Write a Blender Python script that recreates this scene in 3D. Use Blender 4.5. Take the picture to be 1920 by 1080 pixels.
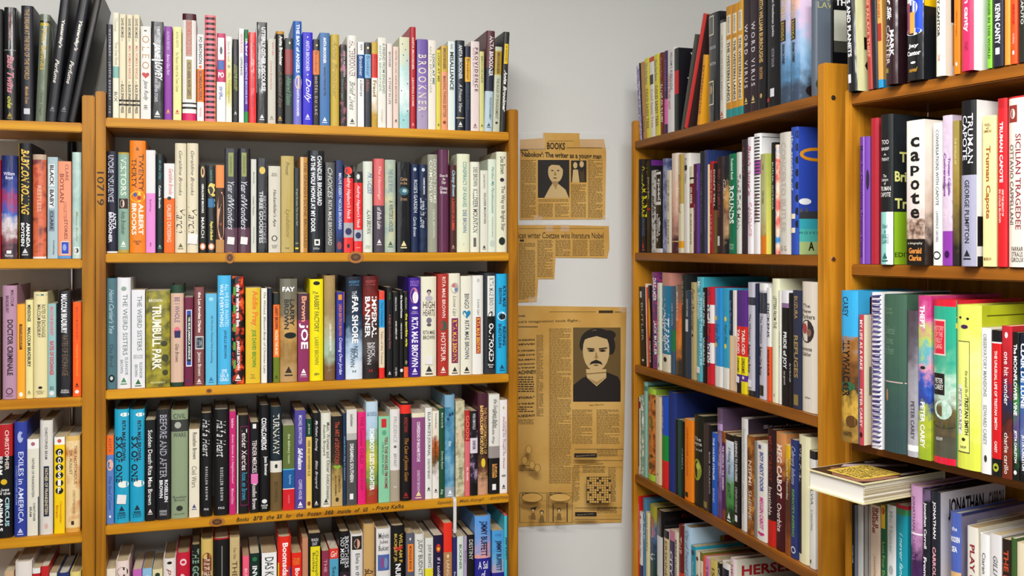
import bpy, bmesh, math, random
from mathutils import Vector, Matrix
random.seed(7)
for o in list(bpy.data.objects): bpy.data.objects.remove(o)
scene = bpy.context.scene
COL = scene.collection
EYE = 1.45                      # eye height above the floor; heights below are relative to the eye
F, CX, HY = 1800.0, 960.0, 462.0
# ------------------------------------------------------------------ camera
cam = bpy.data.cameras.new('camera'); camo = bpy.data.objects.new('camera', cam); COL.objects.link(camo)
camo.location = (0, 0, EYE); camo.rotation_euler = (math.pi/2, 0, 0)
cam.sensor_width = 36; cam.lens = 36*F/1920; cam.shift_y = -(540-HY)/1920; cam.clip_start = .02
scene.camera = camo
# ------------------------------------------------------------------ light
vs = scene.view_settings
vs.view_transform = 'Standard'; vs.look = 'None'; vs.exposure = 0.1; vs.gamma = 1; vs.use_curve_mapping = False
w = bpy.data.worlds.new('world'); scene.world = w; w.use_nodes = True
w.node_tree.nodes['Background'].inputs[0].default_value = (.9, .95, 1, 1)
w.node_tree.nodes['Background'].inputs[1].default_value = .1
def area(name, loc, rot, sx, sy, power, colr=(1, .985, .97)):
    l = bpy.data.lights.new(name, 'AREA'); l.shape = 'RECTANGLE'; l.size = sx; l.size_y = sy
    l.energy = power; l.color = colr
    o = bpy.data.objects.new(name, l); COL.objects.link(o); o.location = loc; o.rotation_euler = rot
    return o
# two ceiling tube fixtures and a little daylight through the shop window behind the photographer
area('window_daylight', (.35, -2.42, EYE+.12), (math.pi/2, 0, 0), 2.3, 1.5, 12, (.95, 1, 1))
area('ceiling_tube_light', (-.1, .55, EYE+1.03), (0, 0, 0), 1.5, .3, 56)
area('ceiling_tube_light', (.2, -1.2, EYE+1.03), (math.radians(20), 0, 0), 1.5, .3, 36)

# ------------------------------------------------------------------ materials
def lin(h):
    h = h.lstrip('#')
    if len(h) == 3: h = ''.join(c*2 for c in h)
    v = [int(h[i:i+2], 16)/255 for i in (0, 2, 4)]
    return tuple(c/12.92 if c <= .04045 else ((c+.055)/1.055)**2.4 for c in v) + (1,)
MATS = {}
def base_mat(name, rough=.45, coat=0, spec=.5):
    m = bpy.data.materials.new(name); m.use_nodes = True
    b = m.node_tree.nodes['Principled BSDF']
    b.inputs['Roughness'].default_value = rough
    b.inputs['Coat Weight'].default_value = coat
    b.inputs['Coat Roughness'].default_value = .12
    b.inputs['Specular IOR Level'].default_value = spec
    return m, b
def wrinkle(m, b, scale, strength, dist=.002):
    nt = m.node_tree
    tc = nt.nodes.new('ShaderNodeTexCoord'); n = nt.nodes.new('ShaderNodeTexNoise'); n.inputs['Scale'].default_value = scale
    mp = nt.nodes.new('ShaderNodeMapping'); mp.inputs['Scale'].default_value = (1, 1, .35)
    bu = nt.nodes.new('ShaderNodeBump'); bu.inputs['Strength'].default_value = strength; bu.inputs['Distance'].default_value = dist
    nt.links.new(tc.outputs['Object'], mp.inputs[0]); nt.links.new(mp.outputs[0], n.inputs['Vector'])
    nt.links.new(n.outputs[0], bu.inputs['Height']); nt.links.new(bu.outputs[0], b.inputs['Normal'])
    nt.links.new(bu.outputs[0], b.inputs['Coat Normal'])
def flat(h, rough=.45, coat=0):
    k = ('flat', h, rough, coat)
    if k not in MATS:
        m, b = base_mat('paint_'+h, rough, coat); b.inputs['Base Color'].default_value = lin(h)
        MATS[k] = m
    return MATS[k]
def cover_mat(spec, H, gl):
    """hex | ~h1,h2,h3;scale (printed picture in patches) | ^h1,h2,.. (printed picture, bands of colour top to bottom)"""
    k = ('cover', spec, round(H, 2) if spec[0] == '^' else 0, gl)
    if k in MATS: return MATS[k]
    rough, coat = {'': (.42, .1), 'g': (.3, .8), 'm': (.65, 0)}[gl]
    m, b = base_mat('cover_'+spec.strip('~^').split(',')[0], rough, coat, .35)
    nt = m.node_tree
    if gl == 'g': wrinkle(m, b, 60, .55)
    else: wrinkle(m, b, 90, .12)
    if spec[0] not in '~^':
        b.inputs['Base Color'].default_value = lin(spec)
        MATS[k] = m; return m
    sc = 60
    s = spec[1:]
    if ';' in s: s, q = s.split(';'); sc = float(q)
    cols = s.split(',')
    tc = nt.nodes.new('ShaderNodeTexCoord'); no = nt.nodes.new('ShaderNodeTexNoise')
    no.inputs['Scale'].default_value = sc; no.inputs['Detail'].default_value = 4
    nt.links.new(tc.outputs['Object'], no.inputs['Vector'])
    rp = nt.nodes.new('ShaderNodeValToRGB'); cr = rp.color_ramp
    n = len(cols)
    if spec[0] == '~':
        pos = [.36+.28*i/(n-1) for i in range(n)]
        nt.links.new(no.outputs[0], rp.inputs[0])
    else:
        pos = [1-(i+.5)/n for i in range(n)][::-1]; cols = cols[::-1]
        sp = nt.nodes.new('ShaderNodeSeparateXYZ'); nt.links.new(tc.outputs['Object'], sp.inputs[0])
        d = nt.nodes.new('ShaderNodeMath'); d.operation = 'DIVIDE'; d.inputs[1].default_value = H
        nt.links.new(sp.outputs['Z'], d.inputs[0])
        a = nt.nodes.new('ShaderNodeMath'); a.operation = 'MULTIPLY_ADD'; a.inputs[1].default_value = .45; a.inputs[2].default_value = -.225
        nt.links.new(no.outputs[0], a.inputs[0])
        t = nt.nodes.new('ShaderNodeMath'); nt.links.new(d.outputs[0], t.inputs[0]); nt.links.new(a.outputs[0], t.inputs[1])
        nt.links.new(t.outputs[0], rp.inputs[0])
    while len(cr.elements) < n: cr.elements.new(.5)
    for e, p, c in zip(cr.elements, pos, cols): e.position = p
    for e, p, c in zip(cr.elements, pos, cols): e.color = lin(c)
    nt.links.new(rp.outputs[0], b.inputs['Base Color'])
    MATS[k] = m; return m
def wood(name, c1, c2, axis, rough=.38):
    """lacquered pine: grain runs along object axis 0=x or 2=z"""
    m, b = base_mat(name, rough, .06, .28)
    nt = m.node_tree
    tc = nt.nodes.new('ShaderNodeTexCoord'); mp = nt.nodes.new('ShaderNodeMapping')
    s = [22, 22, 22]; s[axis] = 1.3; mp.inputs['Scale'].default_value = s
    oi = nt.nodes.new('ShaderNodeObjectInfo')
    av = nt.nodes.new('ShaderNodeVectorMath'); av.operation = 'ADD'
    nt.links.new(tc.outputs['Object'], av.inputs[0]); nt.links.new(oi.outputs['Random'], av.inputs[1])
    nt.links.new(av.outputs[0], mp.inputs[0])
    n = nt.nodes.new('ShaderNodeTexNoise'); n.inputs['Scale'].default_value = 1.6; n.inputs['Detail'].default_value = 6; n.inputs['Distortion'].default_value = 1.2
    nt.links.new(mp.outputs[0], n.inputs['Vector'])
    n2 = nt.nodes.new('ShaderNodeTexNoise'); n2.inputs['Scale'].default_value = 5; nt.links.new(av.outputs[0], n2.inputs['Vector'])
    ad = nt.nodes.new('ShaderNodeMath'); ad.operation = 'MULTIPLY_ADD'; ad.inputs[1].default_value = .5
    nt.links.new(n2.outputs[0], ad.inputs[0]); nt.links.new(n.outputs[0], ad.inputs[2])
    rp = nt.nodes.new('ShaderNodeValToRGB'); rp.color_ramp.elements[0].position = .55; rp.color_ramp.elements[1].position = .95
    rp.color_ramp.elements[0].color = lin(c2); rp.color_ramp.elements[1].color = lin(c1)
    nt.links.new(ad.outputs[0], rp.inputs[0]); nt.links.new(rp.outputs[0], b.inputs['Base Color'])
    bu = nt.nodes.new('ShaderNodeBump'); bu.inputs['Strength'].default_value = .12; bu.inputs['Distance'].default_value = .001
    nt.links.new(n.outputs[0], bu.inputs['Height']); nt.links.new(bu.outputs[0], b.inputs['Normal'])
    return m
WX = wood('pine_shelf', 'd69a1e', 'b0700c', 0)
WZ = wood('pine_upright', 'b87c18', '84500c', 2)
WRX = wood('shaded_pine_shelf', '9c5e1a', '70400e', 0)  # darker copy of the shelf pine: weaker light on these edges put into its colour
WRZ = wood('lit_pine_upright', 'cc8c26', 'a46a16', 2)  # lighter copy of the upright pine: brighter light there put into its colour
def plaster(name, c):
    m, b = base_mat(name, .85, 0, .2); b.inputs['Base Color'].default_value = lin(c)
    wrinkle(m, b, 260, .25, .001); return m
WALL = plaster('white_plaster', 'dedfdb')
def page_mat(c):
    k = ('page', c)
    if k not in MATS:
        m, b = base_mat('pages_'+c, .8, 0, .2); nt = m.node_tree
        tc = nt.nodes.new('ShaderNodeTexCoord'); wv = nt.nodes.new('ShaderNodeTexNoise'); mp = nt.nodes.new('ShaderNodeMapping')
        mp.inputs['Scale'].default_value = (1500, 6, 6); wv.inputs['Scale'].default_value = 1
        nt.links.new(tc.outputs['Object'], mp.inputs[0]); nt.links.new(mp.outputs[0], wv.inputs['Vector'])
        rp = nt.nodes.new('ShaderNodeValToRGB'); c4 = lin(c)
        rp.color_ramp.elements[0].color = tuple(v*.62 for v in c4[:3])+(1,); rp.color_ramp.elements[1].color = c4
        rp.color_ramp.elements[0].position = .3; rp.color_ramp.elements[1].position = .6
        nt.links.new(wv.outputs[0], rp.inputs[0]); nt.links.new(rp.outputs[0], b.inputs['Base Color']); MATS[k] = m
    return MATS[k]
m, b = base_mat('clear_tape', .08, 0); nt = m.node_tree
b.inputs['Base Color'].default_value = (1, 1, 1, 1); b.inputs['Alpha'].default_value = .16
wrinkle(m, b, 45, .8, .004); TAPE = m
m, b = base_mat('steel', .25); b.inputs['Metallic'].default_value = 1; b.inputs['Base Color'].default_value = (.6, .6, .62, 1); STEEL = m

# ------------------------------------------------------------------ mesh helpers
class MB:
    """collects faces of several materials, links them as one mesh object"""
    def __init__(s): s.v = []; s.f = []; s.mi = []; s.mats = []
    def mat(s, m):
        if m not in s.mats: s.mats.append(m)
        return s.mats.index(m)
    def add(s, vs_, fs, m):
        o = len(s.v); s.v += [tuple(v) for v in vs_]; k = s.mat(m)
        for f in fs: s.f.append(tuple(i+o for i in f)); s.mi.append(k)
    def box(s, a, c, m):
        (x0, y0, z0), (x1, y1, z1) = a, c
        s.add([(x0,y0,z0),(x1,y0,z0),(x1,y1,z0),(x0,y1,z0),(x0,y0,z1),(x1,y0,z1),(x1,y1,z1),(x0,y1,z1)],
              [(0,3,2,1),(4,5,6,7),(0,1,5,4),(1,2,6,5),(2,3,7,6),(3,0,4,7)], m)
    def build(s, name, parent=None, bevel=0, smooth=False):
        me = bpy.data.meshes.new(name); me.from_pydata(s.v, [], s.f)
        for m in s.mats: me.materials.append(m)
        me.polygons.foreach_set('material_index', s.mi)
        if bevel:
            bm = bmesh.new(); bm.from_mesh(me)
            bmesh.ops.bevel(bm, geom=list(bm.edges), offset=bevel, segments=2, affect='EDGES', clamp_overlap=True)
            bm.to_mesh(me); bm.free()
        if smooth:
            me.polygons.foreach_set('use_smooth', [True]*len(me.polygons)); me.set_sharp_from_angle(angle=math.radians(35))
        o = bpy.data.objects.new(name, me); COL.objects.link(o)
        if parent: o.parent = parent
        return o
def thing(name, label, cat, loc, M=None, group=None):
    o = bpy.data.objects.new(name, None); o.empty_display_size = .02; COL.objects.link(o)
    if M is not None: o.matrix_world = Matrix.Translation(loc) @ M
    else: o.location = loc
    tag(o, label, cat, group); return o
def tag(o, label, cat, group=None):
    o['label'] = label; o['category'] = cat
    if group: o['group'] = group
    return o
TXT = {}
def text_shape(body, flags):
    """outline of the words in the built-in font, normalised to a 1 x 1 box; returns verts, faces, aspect"""
    k = (body, flags)
    if k in TXT: return TXT[k]
    cu = bpy.data.curves.new('t', 'FONT'); cu.body = body; cu.size = 1; cu.resolution_u = 2
    cu.fill_mode = 'FRONT'
    if 'b' in flags: cu.offset = .03
    elif 'l' in flags: cu.offset = -.006
    else: cu.offset = .007
    if 'i' in flags: cu.shear = .35
    if 'w' in flags: cu.space_character = 1.5
    cu.space_line = .85; cu.align_x = 'CENTER' if '\n' in body else 'LEFT'
    ob = bpy.data.objects.new('t', cu); COL.objects.link(ob)
    dg = bpy.context.evaluated_depsgraph_get()
    me = bpy.data.meshes.new_from_object(ob.evaluated_get(dg))
    V = [(v.co.x, v.co.y) for v in me.vertices]; Fc = [tuple(p.vertices) for p in me.polygons]
    bpy.data.objects.remove(ob); bpy.data.curves.remove(cu); bpy.data.meshes.remove(me)
    if not V: TXT[k] = ([], [], 1); return TXT[k]
    x0 = min(v[0] for v in V); x1 = max(v[0] for v in V); y0 = min(v[1] for v in V); y1 = max(v[1] for v in V)
    if not any(c.isalpha() for c in body): pass
    W_, H_ = max(x1-x0, 1e-4), max(y1-y0, 1e-4)
    TXT[k] = ([((x-x0)/W_, (y-y0)/H_) for x, y in V], Fc, W_/H_)
    return TXT[k]

# ------------------------------------------------------------------ colour words for labels
def cname(spec):
    h = spec.strip('~^').split(';')[0].split(',')
    if spec[0] in '~^' and len(h) > 1: h = h[len(h)//2]
    else: h = h[0]
    if len(h) == 3: h = ''.join(c*2 for c in h)
    r, g, b_ = [int(h[i:i+2], 16)/255 for i in (0, 2, 4)]
    mx, mn = max(r, g, b_), min(r, g, b_); s = 0 if mx == 0 else (mx-mn)/mx
    hue = 0
    if mx > mn:
        if mx == r: hue = ((g-b_)/(mx-mn)) % 6
        elif mx == g: hue = (b_-r)/(mx-mn)+2
        else: hue = (r-g)/(mx-mn)+4
    hue *= 60
    if mx < .2: return 'black'
    if s < .13: return 'white' if mx > .82 else 'light grey' if mx > .62 else 'grey' if mx > .35 else 'charcoal'
    if s < .32 and mx > .7: return 'cream' if 20 < hue < 80 else 'pale pink' if hue <= 20 or hue > 290 else 'pale green' if hue < 170 else 'pale blue'
    if mx < .34 and s < .4: return 'black'
    if hue < 14 or hue >= 345: return 'maroon' if mx < .55 else ('salmon' if s < .6 and mx > .75 else 'red')
    if hue < 42: return 'brown' if mx < .66 else ('tan' if s < .55 else 'orange')
    if hue < 66: return 'olive' if mx < .62 else ('beige' if s < .45 else 'yellow')
    if hue < 95: return 'olive green' if mx < .6 else 'lime green'
    if hue < 165: return 'dark green' if mx < .45 else 'green'
    if hue < 200: return 'teal' if mx < .7 else 'turquoise'
    if hue < 252: return 'navy' if mx < .45 else ('light blue' if s < .5 else 'blue')
    if hue < 300: return 'dark purple' if mx < .4 else ('lilac' if s < .35 else 'purple')
    return 'plum' if mx < .6 else 'pink'

# ------------------------------------------------------------------ bookcase frames
class Unit:
    def __init__(s, P0, ang, name):
        s.P0 = Vector(P0); a = math.radians(ang); s.u = Vector((math.cos(a), math.sin(a))); s.n = Vector((-s.u.y, s.u.x))
        if s.n.dot(s.P0) < 0: s.n = -s.n
        s.ang = a; s.name = name
        s.M = Matrix.Rotation(a, 4, 'Z')
    def at(s, x, off=0):
        """measured column of the photo -> run along the shelf front (m) and distance from the camera"""
        r = Vector(((x-CX)/F, 1)); d = (s.P0.dot(s.n)+off)/r.dot(s.n)
        return (r*d-s.P0).dot(s.u), d
    def pos(s, t, off=0, z=0):
        p = s.P0+s.u*t+s.n*off; return Vector((p.x, p.y, z+EYE))
MID = Unit((-.8028, 1.9014), 17.05, 'middle bookcase')
LEF = Unit((-.8028, 1.9014), 17.05, 'left bookcase')
COR = Unit((.296, 2.3365), -73.2, 'corner bookcase')
RK = .9655
RIG = Unit((.566*RK, 1.600*RK), -61.9, 'right-hand bookcase')

# ------------------------------------------------------------------ books
ORD = ['','first','second','third','fourth','fifth','sixth','seventh','eighth','ninth','tenth','eleventh','twelfth','thirteenth','fourteenth','fifteenth','sixteenth','seventeenth','eighteenth','nineteenth']
TENS = {2:'twent',3:'thirt',4:'fort',5:'fift'}
def ordinal(n):
    if n < 20: return ORD[n]
    t, r = divmod(n, 10)
    return TENS[t]+'ieth' if r == 0 else TENS[t]+'y-'+ORD[r]
def make_book(root, W, H, D, opts, base, items):
    """book > cover (spine and boards with their print), page_block, price_sticker; returns colours of print for the label"""
    gl = 'g' if 'g' in opts else ('m' if 'm' in opts else '')
    hard = ('h' in opts) or (H > .215 and 'p' not in opts)
    bt = .0022 if hard else .0007
    bt = min(bt, W*.15)
    bul = min(.0045 if hard else .0014, W*.2)
    ys = lambda x: bul*abs(max(-1, min(1, 2*x/W-1)))**3.2
    mb = MB()
    bm_ = cover_mat(base, H, gl)
    full = [(.0, 1., bm_)]
    cover_col = None; lat = []; words = []
    bands = []
    for it in items:
        p = it.split()
        if p[0] == 'C': cover_col = p[1]
        if p[0] == '#' and len(p) == 4: bands.append((float(p[1]), float(p[2]), cover_mat(p[3], H, gl)))
    cuts = sorted(set([0., 1.]+[max(0, min(1, q)) for b_ in bands for q in b_[:2]]))
    N = 10
    xs = [0, .04, .12, .25, .4, .6, .75, .88, .96, 1]
    outer = [(0, D)]+[(q*W, ys(q*W)) for q in xs]+[(W, D)]
    inner = [(bt, D)]+[(bt+q*(W-2*bt), ys(q*W)+bt) for q in xs]+[(W-bt, D)]
    n = len(outer)
    for i in range(len(cuts)-1):
        a, b_ = cuts[i], cuts[i+1]; mid = (a+b_)/2; mt = bm_
        for q in bands:
            if q[0] <= mid <= q[1]: mt = q[2]
        z1, z0 = H*(1-a), H*(1-b_)
        for j in range(n-1):
            m2 = mt
            if j == n-2 and cover_col: m2 = cover_mat(cover_col, H, gl)
            (xa, ya), (xb, yb) = outer[j], outer[j+1]
            mb.add([(xa,ya,z0),(xb,yb,z0),(xb,yb,z1),(xa,ya,z1)], [(0,1,2,3)], m2)
            (xa, ya), (xb, yb) = inner[j], inner[j+1]
            mb.add([(xa,ya,z0),(xb,yb,z0),(xb,yb,z1),(xa,ya,z1)], [(3,2,1,0)], mt)
        for (ax, ay), (cx_, cy_) in ((outer[0], inner[0]), (outer[-1], inner[-1])):
            mb.add([(ax,ay,z0),(cx_,cy_,z0),(cx_,cy_,z1),(ax,ay,z1)], [(0,1,2,3)], mt)
        for z, on in ((H, i == 0), (0, i == len(cuts)-2)):
            if on:
                for j in range(n-1):
                    mb.add([outer[j]+(z,), outer[j+1]+(z,), inner[j+1]+(z,), inner[j]+(z,)], [(0,1,2,3)], mt)
    lay = [0]
    def nxt(): lay[0] += 1; return .00022+.00005*lay[0]
    def strip(a, b_, l, r, mt, e):
        k = 5; V = []
        for i in range(k+1):
            x = (l+(r-l)*i/k)*W
            V += [(x, ys(x)-e, H*(1-b_)), (x, ys(x)-e, H*(1-a))]
        mb.add(V, [(2*i, 2*i+2, 2*i+3, 2*i+1) for i in range(k)], mt)
    def poly(pts, mt, e):
        mb.add([(x*W, ys(x*W)-e, H*(1-z)) for x, z in [(max(.012, min(.988, q[0])), max(.004, min(.996, q[1]))) for q in pts]], [tuple(range(len(pts)))], mt)
    def ell(cx_, cz, rx, rz, mt, e, k=14):
        poly([(cx_+rx*math.cos(6.2832*i/k), cz-rz*math.sin(6.2832*i/k)) for i in range(k)], mt, e)
    st = []
    for it in items:
        p = it.split(); c = p[0][0]
        if c == '#' and len(p) > 4:
            strip(float(p[1]), float(p[2]), float(p[4]), float(p[5]), cover_mat(p[3], H, gl), nxt())
            if (float(p[5])-float(p[4]))*(float(p[2])-float(p[1])) > .06: words.append(('panel', p[3]))
        elif c == 'T':
            h = p[0][1:].split(','); fl = h[0]; ww = float(h[1]) if len(h) > 1 else .5; of = float(h[2]) if len(h) > 2 else 0
            a, b_ = float(p[1]), float(p[2]); s = ' '.join(p[4:]); words.append(('text', p[3]))
            V, Fc, asp = text_shape(s, fl); L = (b_-a)*H; ch = ww*W; e = nxt()
            if ch*asp*1.7 < L: L2 = ch*asp*1.7; a += (L-L2)/2/H; L = L2
            if L < ch*asp*.38: ch = L/asp/.38
            xc = (.5+of)*W
            mb.add([((lambda x: (x, ys(x)-e, H*(1-a)-L*q[0]))(max(.0002, min(W-.0002, xc+(q[1]-.5)*ch)))) for q in V], Fc, flat(p[3], .4))
        elif c == 'H':
            h = p[0].split(','); ww = float(h[1]) if len(h) > 1 else .8; of = float(h[2]) if len(h) > 2 else 0
            fl = h[0][1:]
            a, b_ = float(p[1]), float(p[2]); s = ' '.join(p[4:]).replace('/', '\n'); words.append(('text', p[3]))
            V, Fc, asp = text_shape(s, fl); e = nxt(); L = (b_-a)*H; xc = (.5+of)*W
            mb.add([((lambda x: (x, ys(x)-e, H*(1-b_)+L*q[1]))(xc+(q[0]-.5)*ww*W)) for q in V], Fc, flat(p[3], .4))
        elif c == 'V':
            h = p[0].split(','); ww = float(h[1]) if len(h) > 1 else .6
            a, b_ = float(p[1]), float(p[2]); s = ''.join(p[4:]); words.append(('text', p[3])); k = len(s); st_ = (b_-a)/k; e = nxt()
            for i, chh in enumerate(s):
                V, Fc, asp = text_shape(chh, 'b')
                lo = .18 if (chh.islower() and chh not in 'bdfhklt') else .08
                mb.add([((.5+(q[0]-.5)*ww)*W, ys(.5*W)-e, H*(1-(a+st_*(i+1)-st_*.12))+q[1]*st_*H*(.94-lo*1.3)) for q in V], Fc, flat(p[3], .4))
        elif c == 'O':
            a, b_ = float(p[1]), float(p[2]); ww = float(p[4]) if len(p) > 4 else .7; ox = float(p[5]) if len(p) > 5 else 0
            ell(.5+ox, (a+b_)/2, ww/2, (b_-a)/2, cover_mat(p[3], H, gl), nxt())
        elif c == 'Y':
            a, b_ = float(p[1]), float(p[2]); pts = []
            for i in range(20):
                t = 6.2832*i/20; pts.append((.5+.36*math.sin(t)**3, (a+b_)/2-(b_-a)/2*(13*math.cos(t)-5*math.cos(2*t)-2*math.cos(3*t)-math.cos(4*t))/15))
            poly(pts, flat(p[3]), nxt())
        elif c == 'P':   # printed head-and-shoulders picture
            a, b_ = float(p[1]), float(p[2]); hh = b_-a
            strip(a, b_, .08, .92, flat(p[3]), nxt())
            poly([(.15, b_), (.85, b_), (.8, b_-hh*.22), (.6, b_-hh*.32), (.4, b_-hh*.32), (.2, b_-hh*.22)], flat(p[5] if len(p) > 5 else '222222'), nxt())
            ell(.5, a+hh*.38, .25, hh*.33, flat('1c1412'), nxt()); ell(.5, a+hh*.44, .19, hh*.27, flat(p[4]), nxt())
            for sx in (-.08, .08): ell(.5+sx, a+hh*.41, .035, hh*.02, flat('1c1412'), nxt())
            ell(.5, a+hh*.6, .06, hh*.018, flat('8a3a30'), nxt())
        elif c == 'Z':
            a, b_ = float(p[1]), float(p[2]); k = int(p[4]); l, r = (float(p[5]), float(p[6])) if len(p) > 6 else (0, 1)
            st_ = (b_-a)/k
            for i in range(k): strip(a+st_*i, a+st_*(i+.45), l, r, flat(p[3]), .0003)
        elif c == '.':
            r = .2; rz = r*W/H; z = min(float(p[1]), .985-2*rz); e = nxt()
            poly([(.5-r, z+rz), (.5, z-rz), (.5+r, z+rz)], flat(p[2]), e)
            strip(z+rz*1.5, z+rz*1.9, .26, .74, flat(p[2]), nxt())
        elif c == 'K':
            a, b_, l, r = float(p[1]), float(p[2]), float(p[4]), float(p[5]); s = ' '.join(p[6:]).replace('/', '\n')
            V, Fc, asp = text_shape(s, 'b' if 'b' in p[0] else '')
            mb.add([(W+.0004, D*(l+(r-l)*q[0]), H*(1-b_)+(b_-a)*H*q[1]) for q in V], Fc, flat(p[3], .4))
        elif c == 'Q':
            a, b_, l, r = float(p[1]), float(p[2]), float(p[4]), float(p[5]); e = .00008+nxt()*.25
            l = max(l, bul*1.3/D)
            mb.add([(W+e, D*l, H*(1-b_)), (W+e, D*r, H*(1-b_)), (W+e, D*r, H*(1-a)), (W+e, D*l, H*(1-a))], [(0,1,2,3)], cover_mat(p[3], H, gl))
        elif c == 'E':
            a, b_, l, r = float(p[1]), float(p[2]), float(p[4]), float(p[5]); e = .00008+nxt()*.25
            mb.add([(W+e, D*((l+r)/2+(r-l)/2*math.cos(i*.3927)), H*(1-(a+b_)/2+(b_-a)/2*math.sin(i*.3927))) for i in range(16)], [tuple(range(16))], cover_mat(p[3], H, gl))
        elif c == 'X': st.append((float(p[1]), float(p[2])))
    cov = mb.build('cover', root, smooth=True)
    pg = MB(); ins = .003 if hard else .0006
    pc = random.choice(['cbbd9c', 'bda780', 'd2cab6', 'ab946e', 'c6b490'])
    x0, x1 = bt+.00015, W-bt-.00015
    pg.box((x0, bul+bt+.0006, ins), (x1, D-ins, H-ins), page_mat(pc))
    pgo = pg.build('page_block', root)
    if 'spiral' in opts:
        sp = MB(); k = 14; R_ = .0007
        for q in range(34):
            z = H*(.02+.96*q/33); V = []
            for i in range(k):
                a = 6.2832*i/k
                for j in range(5):
                    b_ = 6.2832*j/5; rx = W*.47+R_*math.cos(b_); ry = .0065+R_*math.cos(b_)
                    V.append((W/2+rx*math.cos(a), .003+ry*math.sin(a), z+R_*math.sin(b_)+.0012*math.cos(a)))
            sp.add(V, [(i*5+j, ((i+1) % k)*5+j, ((i+1) % k)*5+(j+1) % 5, i*5+(j+1) % 5) for i in range(k) for j in range(5)], flat('5a5288', .35))
        o = sp.build('spiral_binding', root, smooth=True); o['label'] = 'violet wire spiral binding'
    for a, b_ in st:
        s = MB(); V = []; sz = (b_-a)*H
        for (qx, qz) in ((-.5, -.45), (.42, -.55), (.5, .45), (-.42, .55)):
            V.append((W*.5+qx*sz, ys(W*.5)-.0016, H*(1-(a+b_)/2)+qz*sz))
        V2 = [(x, y+.0004, z) for x, y, z in V]
        s.add(V+V2, [(0,1,2,3),(7,6,5,4),(0,4,5,1),(1,5,6,2),(2,6,7,3),(3,7,4,0)], flat('e6e2e0', .6))
        o = s.build('price_sticker', root); o['label'] = 'small white paper price sticker'
    return words
LABELS = {}
BIG = []        # printed area in the photo of each book: the 299 largest are built as things, the rest as one object
def measure(unit, z, data):
    for l in data.strip().split('\n'):
        hd = l.split('|')[0].split(); x0, x1, yt = map(float, hd[:3])
        yb = HY-z*F/unit.at((x0+x1)/2)[1]
        BIG.append((min(x1, 1920)-max(x0, 0))*max(0, min(yb, 1080)-max(yt, 0)))
REST = MB()
def absorb(root):
    bpy.context.view_layer.update()
    for o in list(root.children):
        Mw = root.matrix_basis @ o.matrix_basis
        V = [Mw @ v.co for v in o.data.vertices]; of = len(REST.v); REST.v += [tuple(v) for v in V]
        ix = [REST.mat(m) for m in o.data.materials]
        for p in o.data.polygons: REST.f.append(tuple(i+of for i in p.vertices)); REST.mi.append(ix[p.material_index])
        bpy.data.objects.remove(o)
    bpy.data.objects.remove(root)
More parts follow.
